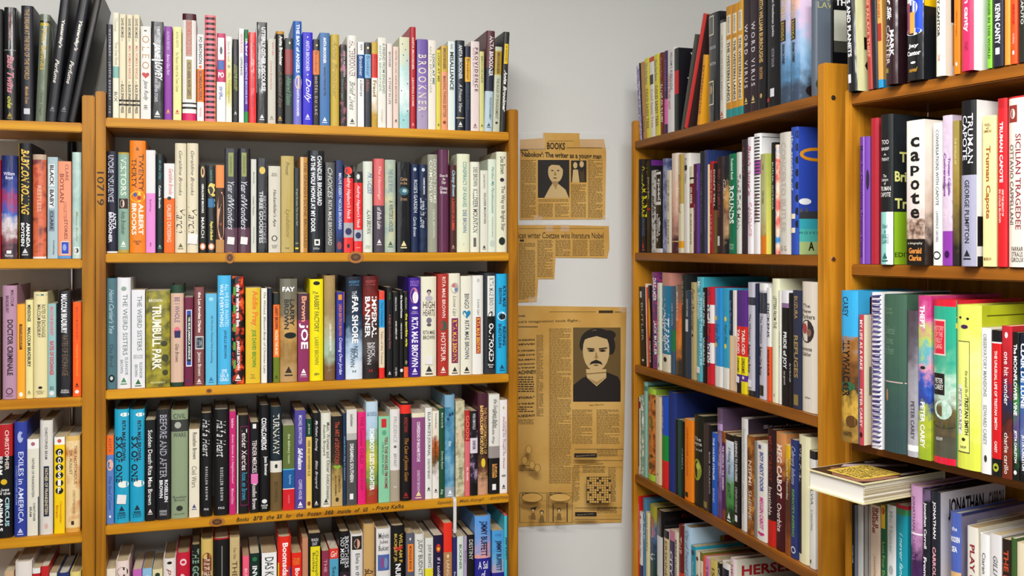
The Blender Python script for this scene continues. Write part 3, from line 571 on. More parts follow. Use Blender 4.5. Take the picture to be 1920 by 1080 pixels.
M3 = '''
199 219 522 h | 4a6e78 | Ti,.5 .1 .5 a8c4c8 Henri Cartier's Yee | T,.35 .6 .8 2a4048 Du Brul | O .87 .94 101416 .6 | O .885 .92 c8d0d0 .3
219.5 245 521 h | e1e1e5 | T,.35,.1 .15 .7 6a8078 THE WEIRD SISTERS | T,.22,.2 .72 .88 7a8a8a ELEANOR | T,.22,-.15 .74 .86 7a8a8a BROWN | O .08 .12 8aa090 .4 | . .92 4a8a58
246.5 272 544 p | e1e1e5 | T,.35,.1 .06 .62 6a8078 THE WEIRD SISTERS | H,.7 .66 .7 8a8a8a NEW YORK/BESTSELLER | T,.22,.2 .74 .9 7a8a8a ELEANOR | T,.22,-.15 .76 .88 7a8a8a BROWN | . .95 2a6a38
273.5 319 545 g | ~a89c1e,8c8420,5a5618;55 | H,.55,-.1 .09 .12 e8e8d8 BROWN | Tb,.38,-.05 .15 .82 f4f0dc TRUMBULL PARK | O .52 .58 3a3a10 .3 .25 | O .66 .74 3a3a10 .3 .3 | O .82 .88 3a3a10 .25 .3 | H,.6 .94 .96 e0dc90 REGNERY
320 344.5 535 h | d4b29c | # 0 .08 22402e | # .96 1 22402e | T,.4 .12 .37 6a4a70 BE I WHOLE | O .41 .52 d87080 .55 | # .45 .52 2a2a5a .3 .75 | Ti,.3 .58 .76 6a5a50 Gita Brown
345.5 362.5 558 | 6a1c3c | # .14 .78 e0e0e8 .2 .85 | # .155 .765 1c1c1c .28 .77 | # .15 .2 2a4a98 .28 .77 | # .72 .765 2a4a98 .28 .77 | Tb,.3,.02 .22 .7 e8e8e0 VIS RUE JAMAICA AVENUE | # .93 .95 3a2a6a .3 .6
364 383 539 h | 7f4c4c | Tb,.38 .05 .46 f0e4e0 the Los Angeles Diaries | # .5 .63 d8dce0 .12 .95 | # .51 .62 3a4048 .18 .9 | O .54 .6 8a929a .5 | T,.42 .66 .9 f0e4e0 James Brown | . .95 e0d0d0
385.5 406.5 551 p | 60b6da | O .04 .08 a0d8f0 .4 | T,.25,.05 .24 .76 2a5a80 All We Ever Wanted Was Everything | . .93 2a7aa8
408 433.5 517 h | 48b2e2 | T,.28,.18 .08 .47 c8ecfc ALL WE EVER WANTED | T,.28,-.2 .08 .47 f0faff WAS EVERYTHING | T,.26,.05 .5 .76 1a3a60 JANELLE BROWN | H,.65 .86 .97 e8f8ff SPIE/GEL &/GRAU
435 458 518 g | ~141010,180e0e,b82a18,e86028;75 | Z .1 .95 5aa040 5 .1 .3 | Tb,.32 .08 .47 f4f0f0 this is where we live | Tb,.3 .6 .87 f4f0f0 JANELLE BROWN | . .93 e0e0e0
460.5 488 540 g | dcb820 | Tb,.5,.1 .03 .4 e07818 Addie Pray | Tb,.36,.05 .44 .83 4a9020 JOE DAVID BROWN | H,.4 .9 .95 6a5410 Simon/and/Schuster
489.5 502 541 h | e9e6da | Ti,.42 .04 .9 3a3a3a The Wicked, Blessed Body of Christian Lake | # 0 1 242838 .92 1
502.5 511 541 | 1a1e30
512.5 524.5 550 | f07222 | # 0 .13 20241e | # .72 1 6a7a1a | Tb,.5 .15 .4 401008 LARRY BROWN | Tb,.5 .42 .7 f8e0b0 FACING THE MUSIC | . .93 304010
525 557.5 523 g | ^6c6a5a,7c7054,c89c58,9a7438,b89460 | Hb,.72 .08 .125 ffffff FAY | Tb,.28,.2 .2 .46 26221c LARRY | Tb,.28,-.12 .2 .49 26221c BROWN | O .52 .58 1e2420 .7 .1 | . .88 2a2014
558.5 580 551 | 8a2c5c | # 0 .3 4a2a3c | Tb,.45,.05 .03 .32 e8a078 Brown | Tb,.8 .32 .65 ffffff JOE | . .88 ffffff | H,.6 .93 .96 d0a0b8 ALGONQUIN
581 606.5 524 | f0e008 | O .02 .06 141414 .5 | Hi,.4,-.1 .12 .145 141414 The | Tb,.38 .16 .52 8a8410 RABBIT FACTORY | Tb,.32 .57 .84 a8a010 LARRY BROWN | Hi,.4 .92 .95 141414 fp
608 629 517 h | ^a88c58,9a8458,b0a078,a8c0a8,7a5a3a | Ti,.5,.0 .1 .38 f8f4ec Quickening | Tb,.2,.05 .46 .72 f0ece4 LAURA CATHERINE BROWN
630.5 646 548 | 2c2c8c | # .03 .09 e09028 .25 .7 | T,.35 .14 .5 e88a30 LINDA BEATRICE BROWN | Ti,.5 .52 .94 f0f0fa Crossing Over Jordan | # 0 .35 d08060 .92 1
648.5 680 519 h | ^18202e,1c2c40,2a4460,a8c0d8,d8e4ee | H,.65 .04 .065 4a90c0 AGENT | H,.6 .075 .09 4a80b0 OF ROME | T,.28,.0 .14 .2 d8dce0 THE | Tb,.38,.05 .2 .65 f4f4f4 FAR SHORE | T,.25,.1 .68 .8 28384a NICK | T,.25,-.1 .7 .88 28384a BROWN | H,.2 .91 .935 203040 H
680.5 710 518 h | ^5a1414,8a2a1c,3a2420,4a4444,241c1c | H,.65 .04 .065 b85050 AGENT | H,.6 .075 .09 a84848 OF ROME | Tb,.32,.22 .2 .6 f4f4f4 IMPERIAL | Tb,.32,-.2 .2 .6 f4f4f4 BANNER | T,.25,.15 .65 .79 d8d4d4 NICK | T,.25,-.1 .65 .86 d8d4d4 BROWN | H,.2 .91 .935 d02020 H
711 721.5 546 | e0d0b4 | # 0 .1 e04838 | # .1 .42 2a98d0 | # .88 1 e02820 | T,.4 .13 .4 104878 The Waterline | T,.4 .46 .84 906050 Tales of the Tokens
725 736.5 539 p | 141214 | T,.25 .06 .14 4a8a40 NOVEL | T,.4 .3 .68 b06868 A Bright Smoothing Noise | . .94 d0d0d0
737 748.5 548 p | 101010 | T,.3 .06 .22 e8e8e8 rebecca brown | Tb,.35 .34 .55 e8e8e8 annie oakley's girl | T,.4 .88 .98 d8d8d8 city lights
749 757 544 p | 101010 | Tb,.5 .06 .32 e8e8e8 the haunted house | Tb,.4 .38 .56 d0d0d0 rebecca brown | O .9 .94 e8e8e8 .7
757.5 766 548 p | 141410 | T,.45 .06 .2 b0b0a0 rebecca brown | Tb,.65 .25 .64 e8e030 the terrible girls | # .88 1 e86030 | O .8 .85 8a8a6a .5
767 789 521 h | 3b1c8c | H,.75 .03 .085 a878c8 DOLLEY | O .1 .26 c87898 .7 -.05 | O .14 .26 f0ecf0 .5 .05 | O .29 .32 f0f0f4 .5 | H,.6 .335 .37 d0b8e8 A Novel of/Dolley Madison | Tb,.55 .4 .9 f0ecf8 RITA MAE BROWN | . .93 e8e0f0
790 819 519 h | e5e2cb | O .13 .17 2a2422 .3 | O .145 .19 b0a0a0 .2 | O .19 .25 b8b0b8 .5 | H,.75 .25 .32 58303a HIGH | H,.75 .33 .395 58303a HEARTS | O .41 .47 7a7080 .35 | O .47 .5 5a5060 .3 | H,.75 .54 .58 3a3430 RITA MAE | H,.75 .59 .63 3a3430 BROWN | X .8 .88 | . .93 303030
821 841.5 514 h | b13229 | T,.32,.05 .03 .43 f4e4d8 RITA MAE BROWN | O .46 .56 3a5a48 .7 | T,.42 .58 .86 f4e8dc HOTSPUR | . .93 f0e0d8
842 863.5 513 h | e7e3ce | O .09 .2 b8a8a8 .7 | O .1 .14 c87068 .3 -.1 | O .14 .18 6888a8 .3 .12 | Til,.4,-.05 .22 .42 1c1a18 Loose Lips | # .44 .88 7a2458 .22 .8 | Tb,.38,.0 .455 .865 f0b838 RITA MAE BROWN | . .94 303030
864.5 886 518 h | e5e3d2 | T,.4 .18 .33 2a2a40 BINGO | Y .34 .43 1a80b0 | T,.38,.02 .45 .84 1e2a3a RITA MAE BROWN | . .94 202020
886.5 907 517 h | e8e8e1 | O .03 .07 c0c0b8 .25 | Til,.3 .24 .4 1c1a18 Loose Lips | # .42 .79 a02838 .3 .72 | Tb,.3 .43 .78 f0c040 RITA MAE BROWN
908.5 930.5 512 h | 2c3036 | # .03 .43 e6e6e0 .25 .9 | T,.36,.08 .05 .4 3a3a3a RITA MAE BROWN | O .38 .56 101214 .65 .07 | # .46 .95 101214 .25 .9 | Tb,.42,.08 .5 .88 f8f8f8 OUTFOXED | H,.5,.05 .9 .94 f0f0f0 Ballantine/Books
931.5 953 514 h | 1ca8da | Tb,.28,.22 .12 .33 14264a RITA MAE | Tb,.28,-.15 .14 .3 14264a BROWN | O .38 .47 e0f0f8 .8 | O .4 .46 141c24 .6 .05 | Tb,.28,.2 .53 .72 14264a RIDING | Tb,.28,-.18 .5 .74 14264a SHOTGUN | . .93 104a70
'''
M4 = '''
198 213.5 817 p | 5c7cba | # 0 .22 e86a2a | T,.4 .03 .19 a04010 ANITA | O .27 .4 e0b0a0 .9 | O .3 .32 40302a .15 -.15 | O .36 .375 b04a40 .3 | Ti,.4 .46 .85 2a4a90 The Soul Cutter | O .9 .93 e8ecf4 .3
214.5 242 768 g | 1aa0c6 | O .03 .065 eef0e8 .6 .2 | Tb,.26,.15 .1 .45 10283a RITA MAE BROWN | Tb,.46,-.18 .24 .64 0c1c2c SIX OF ONE | O .63 .69 eef0e8 .75 .12 | X .75 .83 | . .87 0c2c40 | H,.6 .92 .96 0c2c40 HARPER/& ROW
243.5 271 768 g | 1aa0c6 | O .03 .065 eef0e8 .6 .2 | Tb,.26,.15 .1 .45 10283a RITA MAE BROWN | Tb,.46,-.18 .24 .64 0c1c2c SIX OF ONE | O .63 .69 eef0e8 .75 .12 | . .87 0c2c40 | H,.6 .92 .96 0c2c40 HARPER/& ROW
272 291.5 788 | 101012 | T,.42 .1 .84 f0ecec Sudden Death·Rita Mae Brown | . .9 e0d0d0
292.5 320 768 g | 19191e | T,.48 .05 .62 a8a8b4 BEFORE AND AFTER | Tb,.24,.2 .64 .84 e8e8ec ROSELLEN | Tb,.24,-.15 .64 .8 e8e8ec BROWN | H,.5 .91 .96 c8c8cc FARRAR/STRAUS
321 352.5 769 h | 8c9c7c | H,.75 .035 .08 3a4238 CIVIL | # .09 .2 3a3c38 | O .11 .17 a8aca0 .4 -.1 | H,.75 .21 .25 3a4238 WARS | H,.8 .79 .84 4a5448 Rosellen/Brown | O .88 .93 2a302a .4 | H,.6 .95 .965 5a6458 KNOPF
354.5 374 805 p | e3ddc6 | T,.4,.05 .04 .34 2a2a28 Rosellen Brown | Tl,.48,.0 .42 .66 2a2a28 Civil Wars | . .87 4a4a80
376 398 775 h | 121214 | Til,.6,-.02 .06 .42 f0f0f0 Half a Heart | Tw,.2,.02 .52 .84 e0e0e0 ROSELLEN BROWN | H,.4 .92 .94 e0e0e0 FSG
401 429.5 768 h | 121214 | Til,.6,-.02 .1 .45 f0f0f0 Half a Heart | Tw,.2,.02 .55 .86 e0e0e0 ROSELLEN BROWN | H,.4 .92 .94 e0e0e0 FSG
430 442.5 772 p | c0246c | T,.4 .07 .16 f8d8e8 Rosellen Brown | Ti,.4 .22 .7 f8c8e0 Street Games & a Neighborhood | T,.4 .75 .9 f0b8d4 Milkweed Edition
444 468 779 h | 151413 | # 0 1 dcd8cc 0 .12 | # .11 .92 6a1a48 .28 .92 | # .12 .91 151413 .32 .89 | T,.42,.1 .14 .56 f0ece4 Tender Mercies | T,.42,.1 .58 .86 3a98b8 Rosellen Brown | # 0 1 a02060 .96 1
469 485.5 792 p | 111113 | # .02 .07 e8e8e8 .3 .7 | T,.5 .2 .56 ecdcdc TENDER MERCIES | # .57 .68 e070b0 .1 .9 | T,.5 .68 .96 f0e4e4 Rosellen Brown
486 506 760 h | 0f0f11 | Tb,.5,-.05 .12 .42 f0f0f0 CONGLOMEROS | Tb,.4,.1 .48 .66 e0e0e0 Jesse Browner | O .88 .92 e0e0e0 .5 | H,.6 .93 .97 e0e0e0 RANDOM/HOUSE
507 529 763 h | 1c2a32 | # .52 .63 e0dcd0 | # .63 1 6c5632 | T,.55 .07 .46 e4e0d0 TURNAWAY | O .55 .59 2a2a2a .25 | T,.35 .72 .92 4a3a20 BROWNING
530.5 552.5 798 p | 5c6c34 | # .52 .75 1a5a98 | # .75 1 d01c28 | # .515 .525 60c8e0 | # .745 .755 e8e0e0 | T,.3,.0 .1 .45 d0d8a8 the delivery room | T,.22,.1 .58 .7 a0d0e8 Sylvia | T,.25 .82 .92 f08088 counterpoint
553 573.5 770 p | 4b4192 | T,.32,.0 .05 .34 d8d4f0 MICHAEL BROWNSTEIN | Tib,.45 .38 .6 f0f0fa Self-Reliance | T,.3 .7 .9 e0dcf0 COFFEE HOUSE | . .95 f0f0f0
574 585 786 p | e2c466 | # 0 .2 12402c | Ti,.4 .05 .17 e0e0c8 Jim Brown | T,.45 .24 .64 3a3010 HERE AND NOWHERE ELSE | O .92 .97 8a4020 .6
586 600.5 775 h | 141416 | Ti,.4 .08 .4 e0e0e4 My Father, Dancing | Ti,.4 .5 .8 d0d0d4 Bliss Broyard | . .94 d8d8d8
602 621 775 h | dedece | T,.4,.18 .1 .92 242420 Men, Women and Other Anticlimaxes | T,.34,-.2 .12 .45 242420 Anatole Broyard | . .93 303030
622 642.5 781 p | ^161412,1c1814,2a2418,b09252,c0a468 | T,.4 .06 .52 c84a30 The ART of DEVOTION | Y .54 .59 88b030 | T,.22,.2 .66 .85 40301c SAMANTHA | T,.22,-.15 .66 .88 40301c BRUCE BENJAMIN | O .9 .95 3a3020 .3
643 649.5 775 | 1a3252 | T,.5 .08 .9 90b0d0 Joseph Bruchac Elegy for September
650 669.5 768 g | 4c4c4c | # 0 .25 dcdad4 | # .25 .32 b8b4b0 | Ti,.3 .05 .18 3a3a3a Linda Bruckheimer | Tb,.36 .36 .76 e8e8e8 DREAMING SOUTHERN | # .88 .94 f0f0f0 .3 .65
671 686 773 p | e21c72 | T,.45 .05 .56 901038 THE Summer CHILD | T,.3 .62 .85 a01040 BRUCKNER
686.5 709 754 h | ^bcd4e4,b0cce0,88a860,c8c040,6a9048,a83828 | H,.8 .1 .14 3a5a80 ELIZABETH/BRUNDAGE | Tb,.4 .26 .87 ffffff SOMEBODY ELSE'S DAUGHTER
710 731 781 p | 88caa2 | # .03 .13 c8282c .25 .7 | O .16 .22 60a080 .4 | Tb,.28,.18 .24 .84 8a2a38 TELL THE WOLVES I'M HOME | T,.2,-.12 .3 .68 4a8068 CAROL RIFKA BRUNT
731.5 750.5 768 h | e2dedb | # .66 1 aa9e8a | T,.35 .08 .36 a0a09c PRUDENCE | O .39 .42 6a6a6a .3 | T,.3 .48 .62 8a8a88 BRYANT | H,.3 .83 .85 e8e4e0 van
751.5 771 756 h | 141012 | # .02 .11 e83224 | T,.35 .15 .3 a03028 MORLEY EVANS | Ti,.5 .36 .8 b07830 The Case of Jennie Gunn | . .93 a02020
772.5 797 775 p | 8c4c7c | # 0 .05 e4dcc0 | Tb,.25 .1 .56 f0e0ec CONFESSIONS OF MADAME PSYCHE | Tb,.22 .66 .9 d8b8d0 DOROTHY BRYANT | . .96 e8d8a0
797.5 810.5 765 p | e5e5de | T,.55 .05 .53 1e1e1e ELLA PRICE'S JOURNAL | T,.35 .56 .78 4a4a4a DOROTHY BRYANT | . .88 303030
811 823.5 771 p | ^e9e2d2,e4d8c0,b85820,6a4a20,e8e4dc,e8e4dc | T,.3 .03 .2 3a3a3a Dorothy Bryant | Ti,.4 .28 .6 181410 Garden of Eros | . .9 202020
824 834 766 p | 1b4c32 | T,.45 .05 .22 d0dcd0 Myths to Lie By | T,.45 .48 .68 d0dcd0 Dorothy Bryant | T,.5 .9 .96 d0dcd0 Ata
834.5 853.5 741 h | ~3a7898,5a98b8,88b8cc;40 | # 0 .12 7aa8c4 | O .18 .21 1a4060 .25 | O .17 .2 1a4060 .2 .25 | O .22 .25 1a4060 .25 -.2 | T,.3 .45 .5 e0f0f8 the | # .9 1 98a8b4 | . .95 f0f4f8
854.5 871.5 752 g | ~d8d2b4,c4bc98,a09878;90 | # .3 .45 e0c0a0 .3 .7 | T,.35 .7 .82 504a3a BYRNES
872 881.5 770 p | dc6a70 | # 0 .36 b82a24 | T,.7 .06 .34 e88070 GOON | T,.4 .66 .82 fff0f0 AL Smith
882 896 771 p | ~141416,241c2c,a890b0;50 | # 0 .2 141416 | T,.4 .03 .22 d8d8e0 WISH HIM RYALO | # .32 .5 dcd4e0 | Tb,.4 .35 .46 3a3038 SHEVEK | # .85 1 101010
896.5 916 738 h | ^4c2230,4a1c28,2e1618,2a1814,6a4430,c89878 | T,.3,.2 .14 .6 e0b060 THE TRANSFORMATION OF | Tb,.32,-.15 .12 .6 e8bc6c BARTHOLOMEW FORTUNO | O .64 .73 e8c830 .4 | H,.7 .78 .83 e0b878 ELLEN/BRYSON
917 937 740 p | e2dfd6 | # .64 1 141414 | Ti,.35,.12 .05 .34 3a3a3a the Southern Belles | Ti,.3,-.12 .15 .5 3a3a3a of Honeysuckle Way | # .52 .64 98908c .0 1 | Tb,.22,.15 .7 .84 e0a050 LINDA | Tb,.22,-.1 .7 .84 e0a050 BRUCKHEIMER | # .9 .96 f0f0f0 .3 .65
938 961 750 p | e9e5e2 | O .07 .1 b8a850 .2 | Ti,.36,.0 .18 .74 a83858 Everything She Thought She Wanted | T,.18,.28 .2 .6 8a8a8a ELIZABETH BUCHAN | O .8 .825 8a8a8a .6 | . .92 333333
'''
M5 = '''
198 217 1067 p | e9ddca | T,.3 .12 .3 4a4038 BROWNE
218 243 1053 L-4 h | e9d4cc | O .06 .16 2a2422 .85 | O .09 .14 e9d4cc .5
249 266 1068 p | c262b2 | T,.4 .06 .4 2a1a30 Bushnell
267 285 1066 p | 8cbada | T,.3 .08 .3 e8f0f4 Summer
286 305 1068 p | ddd2a4 | O .04 .09 2a3a20 .5 | T,.4 .14 .4 403a20 KAY
306 330 1048 h | e5ddd5 | O .03 .06 1e1a18 .4 | Ti,.5 .1 .5 a04a48 peculiar
331 356.5 1037 h | c21a34 | O .06 .13 f0c8cc .5 | O .08 .11 c21a34 .3 | Ti,.5 .2 .5 f0d0d0 Carl
358 376 1022 g | 121212 | Tb,.7 .04 .5 7aa088 THE GOLDEN
377 399.5 1012 g | d2b462 | # .17 .6 7a3a20 .12 .88 | O .12 .22 7a3a20 .76 | H,.5 .17 .2 f4e8d0 The | H,.5 .21 .24 f4e8d0 Day | H,.5 .25 .28 f4e8d0 THE | H,.8 .29 .33 f4e8d0 FALLS | H,.6 .34 .37 f4e8d0 Stood
401 430 1010 h | 121012 | # 0 .01 b01c20 | # .07 .4 8a8a80 .5 .56
431 449.5 1008 p | c6ae7a | T,.3 .1 .2 6a5028 I'm On | T,.5 .22 .6 5a4420 THE FARM
455 467.5 1043 p | ee5c7a | T,.4 .06 .4 f8c8d0 BUCK
468.5 487 1038 p | 0f2b24 | O .04 .09 2a7048 .5 | Tb,.5 .14 .5 f0f0f0 INVISIBLE
491 519 1037 p | ededed | T,.6 .05 .5 242424 DAS KAPITAL
521 546 1007 g | e22618 | # .25 .6 e8c818 0 .1 | # .3 .42 2a5ab0 .88 1 | # .42 .5 e8c818 .88 1 | Tb,.55 .06 .42 f8f0f0 Boomsday
547 566 1037 p | e22618 | H,.7 .06 .14 e8a030 THE/DAY/OFF | Tb,.6 .18 .5 f8f0f0 Boomsday
567 578 1009 | c28464
579 601.5 1000 p | 121212 | H,.6 .05 .12 d8d8d8 WASH/DAY | # .13 .5 e8d820 .15 .95 | T,.3,.15 .15 .5 3a3010 Christopher | T,.3,-.12 .15 .42 3a3010 Buckley
603.5 617.5 1033 p | 8c3048 | T,.4 .06 .3 d8a0a8 THE
618 635 1029 p | d83828 | # .12 1 50a0c0 | Hi,.7 .03 .1 f8e8e0 Girl | T,.4 .15 .4 103848 Sea
636 656.5 997 h | 101012 | T,.36,.2 .05 .36 e8e8ec BROTHERS | T,.36,-.2 .06 .32 e8e8ec NO MORE | P .4 .55 2a1c30 a87888
658 681 1002 h | e2e0de | # .02 .16 2a2420 .1 .9 | O .05 .15 d0a088 .5 | T,.45 .2 .7 3a3a3a Elvis in the Morning
682 703 984 h | caa264 | Tb,.4,.2 .42 .7 4a2c10 WILLIAM F. | Tb,.4,-.2 .42 .7 4a2c10 BUCKLEY
706 733 992 h | e2e0de | H,.7 .04 .1 3a3a3a Melvin | H,.6 .11 .16 3a3a3a Jules | H,.7 .17 .22 3a3a3a Bukiet | # .26 .42 4a68a8 .1 .9 | O .28 .4 8a4888 .25 -.1 | O .29 .4 7a90b8 .25 .15 | T,.7 .48 .8 2a2a2a Signs
733.5 759.5 986 h | 111111 | Tb,.25,.2 .08 .38 c8a848 WILLIAM F. | Tb,.25,-.2 .08 .36 c8a848 BUCKLEY JR | Y .2 .25 c02020 | Tb,.4 .38 .8 f0f0f0 NUREMBERG
761.5 777 1000 p | 5c5c6a | O .05 .08 e0e0e0 .2 | # .12 .42 f08830 .2 .9 | Tb,.35 .14 .4 602808 MONIQUE BOOK
778 796.5 1002 h | e1e1da | T,.55 .06 .5 3a3a38 JUDY BUDNITZ
797.5 812.5 1009 p | e0e1da | # .36 1 e8dc30 | T,.5 .08 .35 3a3a38 JUDY BUDNITZ
813 831 1004 p | 1f153a | O .1 .2 c83828 .5 | O .14 .18 e8b830 .3 | T,.4 .26 .6 e8e4f0 if i told you
832 848 981 p | b28252 | # 0 .3 e83220 | O .32 .36 e8d0b0 .3 | T,.35 .38 .7 e8d8c0 LANGUAGE
849 857 1008 | 2a2a68 | T,.4 .3 .7 d0d0e8 Buckner
857.5 869.5 1006 p | d5e1da | T,.4 .1 .4 2a3a38 BUCKNER
870 876 1006 | b2a2c2 | T,.5 .1 .4 504060 Buckner
877 889.5 1003 p | 151515 | T,.6 .06 .3 c8ccc8 DESTINY
891 921 968 h | ^5c9ce2,80a0d8,e8a098,e8887c,2a2a98,1c1c80 | # .42 1 24248c | Tb,.52 .05 .4 182048 JIMMY BUFFETT | H,.6 .45 .62 f0f0f8 A Sal/of
923 945.5 995 p | ^4a9cd8,60a8d8,e8a098,24248c | # .5 1 24248c | H,.5 .04 .07 20488a A TALE | Tb,.55 .12 .48 182048 JIMMY BUFFETT
946.5 962.5 965 h | 46bcd0 | # 0 .01 d83030 | Tb,.6 .16 .52 142838 JIMMY BUFFETT | Ti,.6 .56 .8 e8f0f0 Swine
'''
L1 = '''
-14 5 17 h | 161416
7 30 14 h g | 111013 | T,.2 .06 .3 901820 NIKKI GIOVANNI BOND | # .375 .382 8a8a90 .02 .98 | Tib,.55,.05 .42 .76 c87888 Bad Twins | Tib,.4 .78 .9 b8b030 ole | . .95 a08830
39 62 11 h | 22222a | T,.4,.0 .03 .64 b08a48 THE DREAM AT THE END OF THE WORLD | Ti,.3 .7 .85 c09050 Michelle Green | # .89 .94 c8c8d0 .25 .75
66 85 27 L9 h g | 66705c | # .06 .08 202010 | # .08 .11 b8a020 .1 .9 | T,.5 .14 .52 c8a420 Paul Bowles | T,.3 .72 .95 2c3028 Gena Dagel
86 105 -30 L30 h | 1f2026 | Tb,.4,.05 .2 .52 ece4d8 Yesterday's | Ti,.4,-.05 .55 .72 ece4d8 Perfume | . .9 70727a
106 126 -24 L46 h | 1f2026 | Tib,.42,.05 .2 .52 ece4d8 Yesterday's | Ti,.4,-.05 .55 .72 ece4d8 Perfume | . .9 70727a
127 147 -14 L52 h | ^2a2420,181418,100e12,141214
'''
L2 = '''
-10 1 300 h | c02028
2 32 292 h g | ^16245e,1e2c70,3a4a98,a03868,3060b8,d8d0d0,8a5058,40303c | H,.7 .16 .24 e8e8f8 William/Boyd | # .92 .95 e8e8e8 .35 .65 | H,.5 .955 .98 e8e8e8 Norton
34.5 60 269 h | 131215 | # 0 1 c89a20 0 .05 | Tib,.6 .05 .62 e0b848 BABYLON ROLLING | Tb,.26,.22 .69 .9 f0f0f0 AMANDA | Tb,.26,-.18 .69 .89 f0f0f0 BOYDEN | . .93 d0d0d0
61 86.5 290 h g | ~b84a30,d86a48,c8603a,7a3a3a;45 | # 0 .05 b8a088 | T,.3 .3 .55 f0b898 RESTLESS | # .98 1 e8d8d0
89 108.5 295 p | a6bcc2 | # .07 .29 dce0e0 .12 .7 | # .31 .5 dce0e0 .12 .7 | # .52 .73 8090a0 .12 .7 | Tb,.4,-.08 .08 .28 141414 BLACK | Tb,.4,-.08 .32 .49 141414 BABY | Tb,.3,-.08 .53 .72 20242c CLARE | T,.2,.1 .82 .96 304050 Doubleday
109 133.5 303 p | f09672 | T,.26,.18 .03 .2 7a3428 CLARE | T,.32,-.2 .13 .42 7a3428 BOYLAN | T,.24,.05 .42 .6 a86050 COLLECTED | T,.26,.1 .6 .8 6a3028 STORIES | # .82 .96 e8d0c0 .22 .85 | # .83 .95 2848b0 .27 .82 | O .85 .92 8aa0e0 .3 | # .97 1 5a90c8
135 152.5 286 h g | ~c4dcd4,b0ccc4,a0c0b8;30 | Ti,.35 .55 .85 8a8a58 Maeve Binchy | # .89 .96 e0e8e0 .2 .8 | O .9 .95 28302c .45
'''
L3 = '''
-10 2 560 h | 40281c
4 31.5 536 h | b28aa2 | T,.22,.2 .04 .18 3a2030 MALCOLM | T,.22,-.15 .09 .24 3a2030 BRADBURY | Tb,.4,.05 .3 .79 2a1420 DOCTOR CRIMINALE | O .9 .96 5a3a50 .5 | O .91 .95 b28aa2 .35 | H,.5 .965 .98 5a3a50 VIKING
32 47 571 p | f6a62a | # .21 .48 5a3410 .3 .65 | T,.2 .23 .46 f0b040 CUTS BRADBURY | O .93 .98 f4f0e8 .5
47.5 62 563 h | e7dd9e | Tb,.45 .05 .22 1e1a10 MENSONGE | Tb,.45 .28 .68 1e1a10 MALCOLM BRADBURY | . .93 8a8a50
62.5 89 548 h | e3d7a2 | T,.26,.22 .12 .43 1e1a10 RATES OF EXCHANGE | T,.26,-.1 .12 .43 1e1a10 MALCOLM BRADBURY | O .02 .035 2a6a80 .8 .1 | O .89 .915 1e1a10 .3 | H,.6 .93 .965 6a6448 ALFRED A./KNOPF
89.5 105 570 p | 92baba | Tb,.4 .03 .34 d86a78 MALCOLM BRADBURY | Tb,.5 .4 .76 d02c40 RATES OF EXCHANGE | H,.5 .88 .92 20282a KING/PENG | O .93 .98 e0e0e0 .6
108 135 546 h g | 16121a | Tb,.42,-.05 .03 .4 f0f0f4 MALCOLM BRADBURY | T,.42,.02 .42 .8 6a5238 RATES OF EXCHANGE | H,.6 .93 .965 e0e0e0 SECKER &/WARBURG
136.5 152.5 567 p | fd5c14 | T,.3 .05 .4 b83808 MALCOLM BRADBURY | T,.3 .45 .78 d8a040 Stepping Westward | . .87 501808 | O .93 .97 f0e8e0 .5
'''
L4 = '''
-8 23 797 h | 121012 | # 0 .28 b01c24 | T,.24,.18 .05 .4 f0e0d8 CHRISTOPHER | T,.24,-.2 .28 .44 f0f0f0 BRAM | O .48 .53 d8b020 .4 | H,.75 .56 .62 f0f0f0 Lives/of the | Tb,.26,.2 .64 .9 a8d0d8 CIRCUS | Tb,.28,-.2 .64 .94 f0f0f0 ANIMALS
26 50.5 792 h | 2c3c96 | O .08 .18 a8b0d8 .45 | O .1 .14 2c3c96 .2 .15 | T,.4,.05 .26 .88 d8dcf0 EXILES in AMERICA | T,.16,-.3 .38 .72 8a98d0 CHRISTOPHER BRAM | . .95 c8ccec
51 73 824 p | dedaca | # 0 .1 eeeeea | O .03 .07 b06070 .35 | T,.22,.0 .2 .6 3a3a38 FATHER OF FRANKENSTEIN | T,.2,.1 .66 .85 3a3a38 CHRISTOPHER | T,.2,-.2 .7 .8 3a3a38 BRAM | # .6 1 1a2a4a .92 1
74.5 99 789 h g | dad6ce | T,.22,.0 .06 .34 4a3a40 CHRISTOPHER BRAM | # .4 .84 1c2440 .3 .72 | T,.24,.01 .42 .82 e8d8a8 FATHER OF FRANKENSTEIN | O .9 .95 d8b0a8 .3
101.5 121.5 820 p | f2ca06 | # 0 .08 f0efe8 | O .02 .06 c85a50 .4 | O .12 .19 161616 .75 | O .2 .27 161616 .75 | O .28 .35 161616 .75 | O .36 .43 161616 .75 | O .44 .51 161616 .75 | O .52 .59 161616 .75 | V,.3 .13 .59 f8f4e0 GOSSIP | T,.26,.12 .66 .9 d07010 Christopher | T,.26,-.2 .7 .84 d07010 Bram
122.5 150 818 h | ~e8cc92,ecd09a,d08040;22 | # 0 .05 e0b868 | T,.2,.2 .1 .5 6a5030 THE NOTORIOUS | T,.2,-.12 .15 .4 6a5030 DR. AUGUST | T,.18,.1 .56 .8 a88858 CHRISTOPHER BRAM | # .88 .92 3a2a20 .4 .6 | # .95 1 d8a048
'''
L5 = '''
8 26 1072 p | caa882
28 59.5 1054 h | e2dad2 | T,.5 .14 .6 a89c94 PAULINE
60.5 75.5 1066 p | e4e4e0 | # .05 1 b81c20 | Tb,.6 .1 .4 f8f0f0 THE
76.5 91.5 1062 p | c02024 | Tb,.6 .08 .4 f8e8e8 THE
92.5 106.5 1075 p | dbd8c2
107.5 129.5 1075 h | 26346e | # .04 .08 e08030 .2 .8
131 152 1073 h | e0d07a
'''
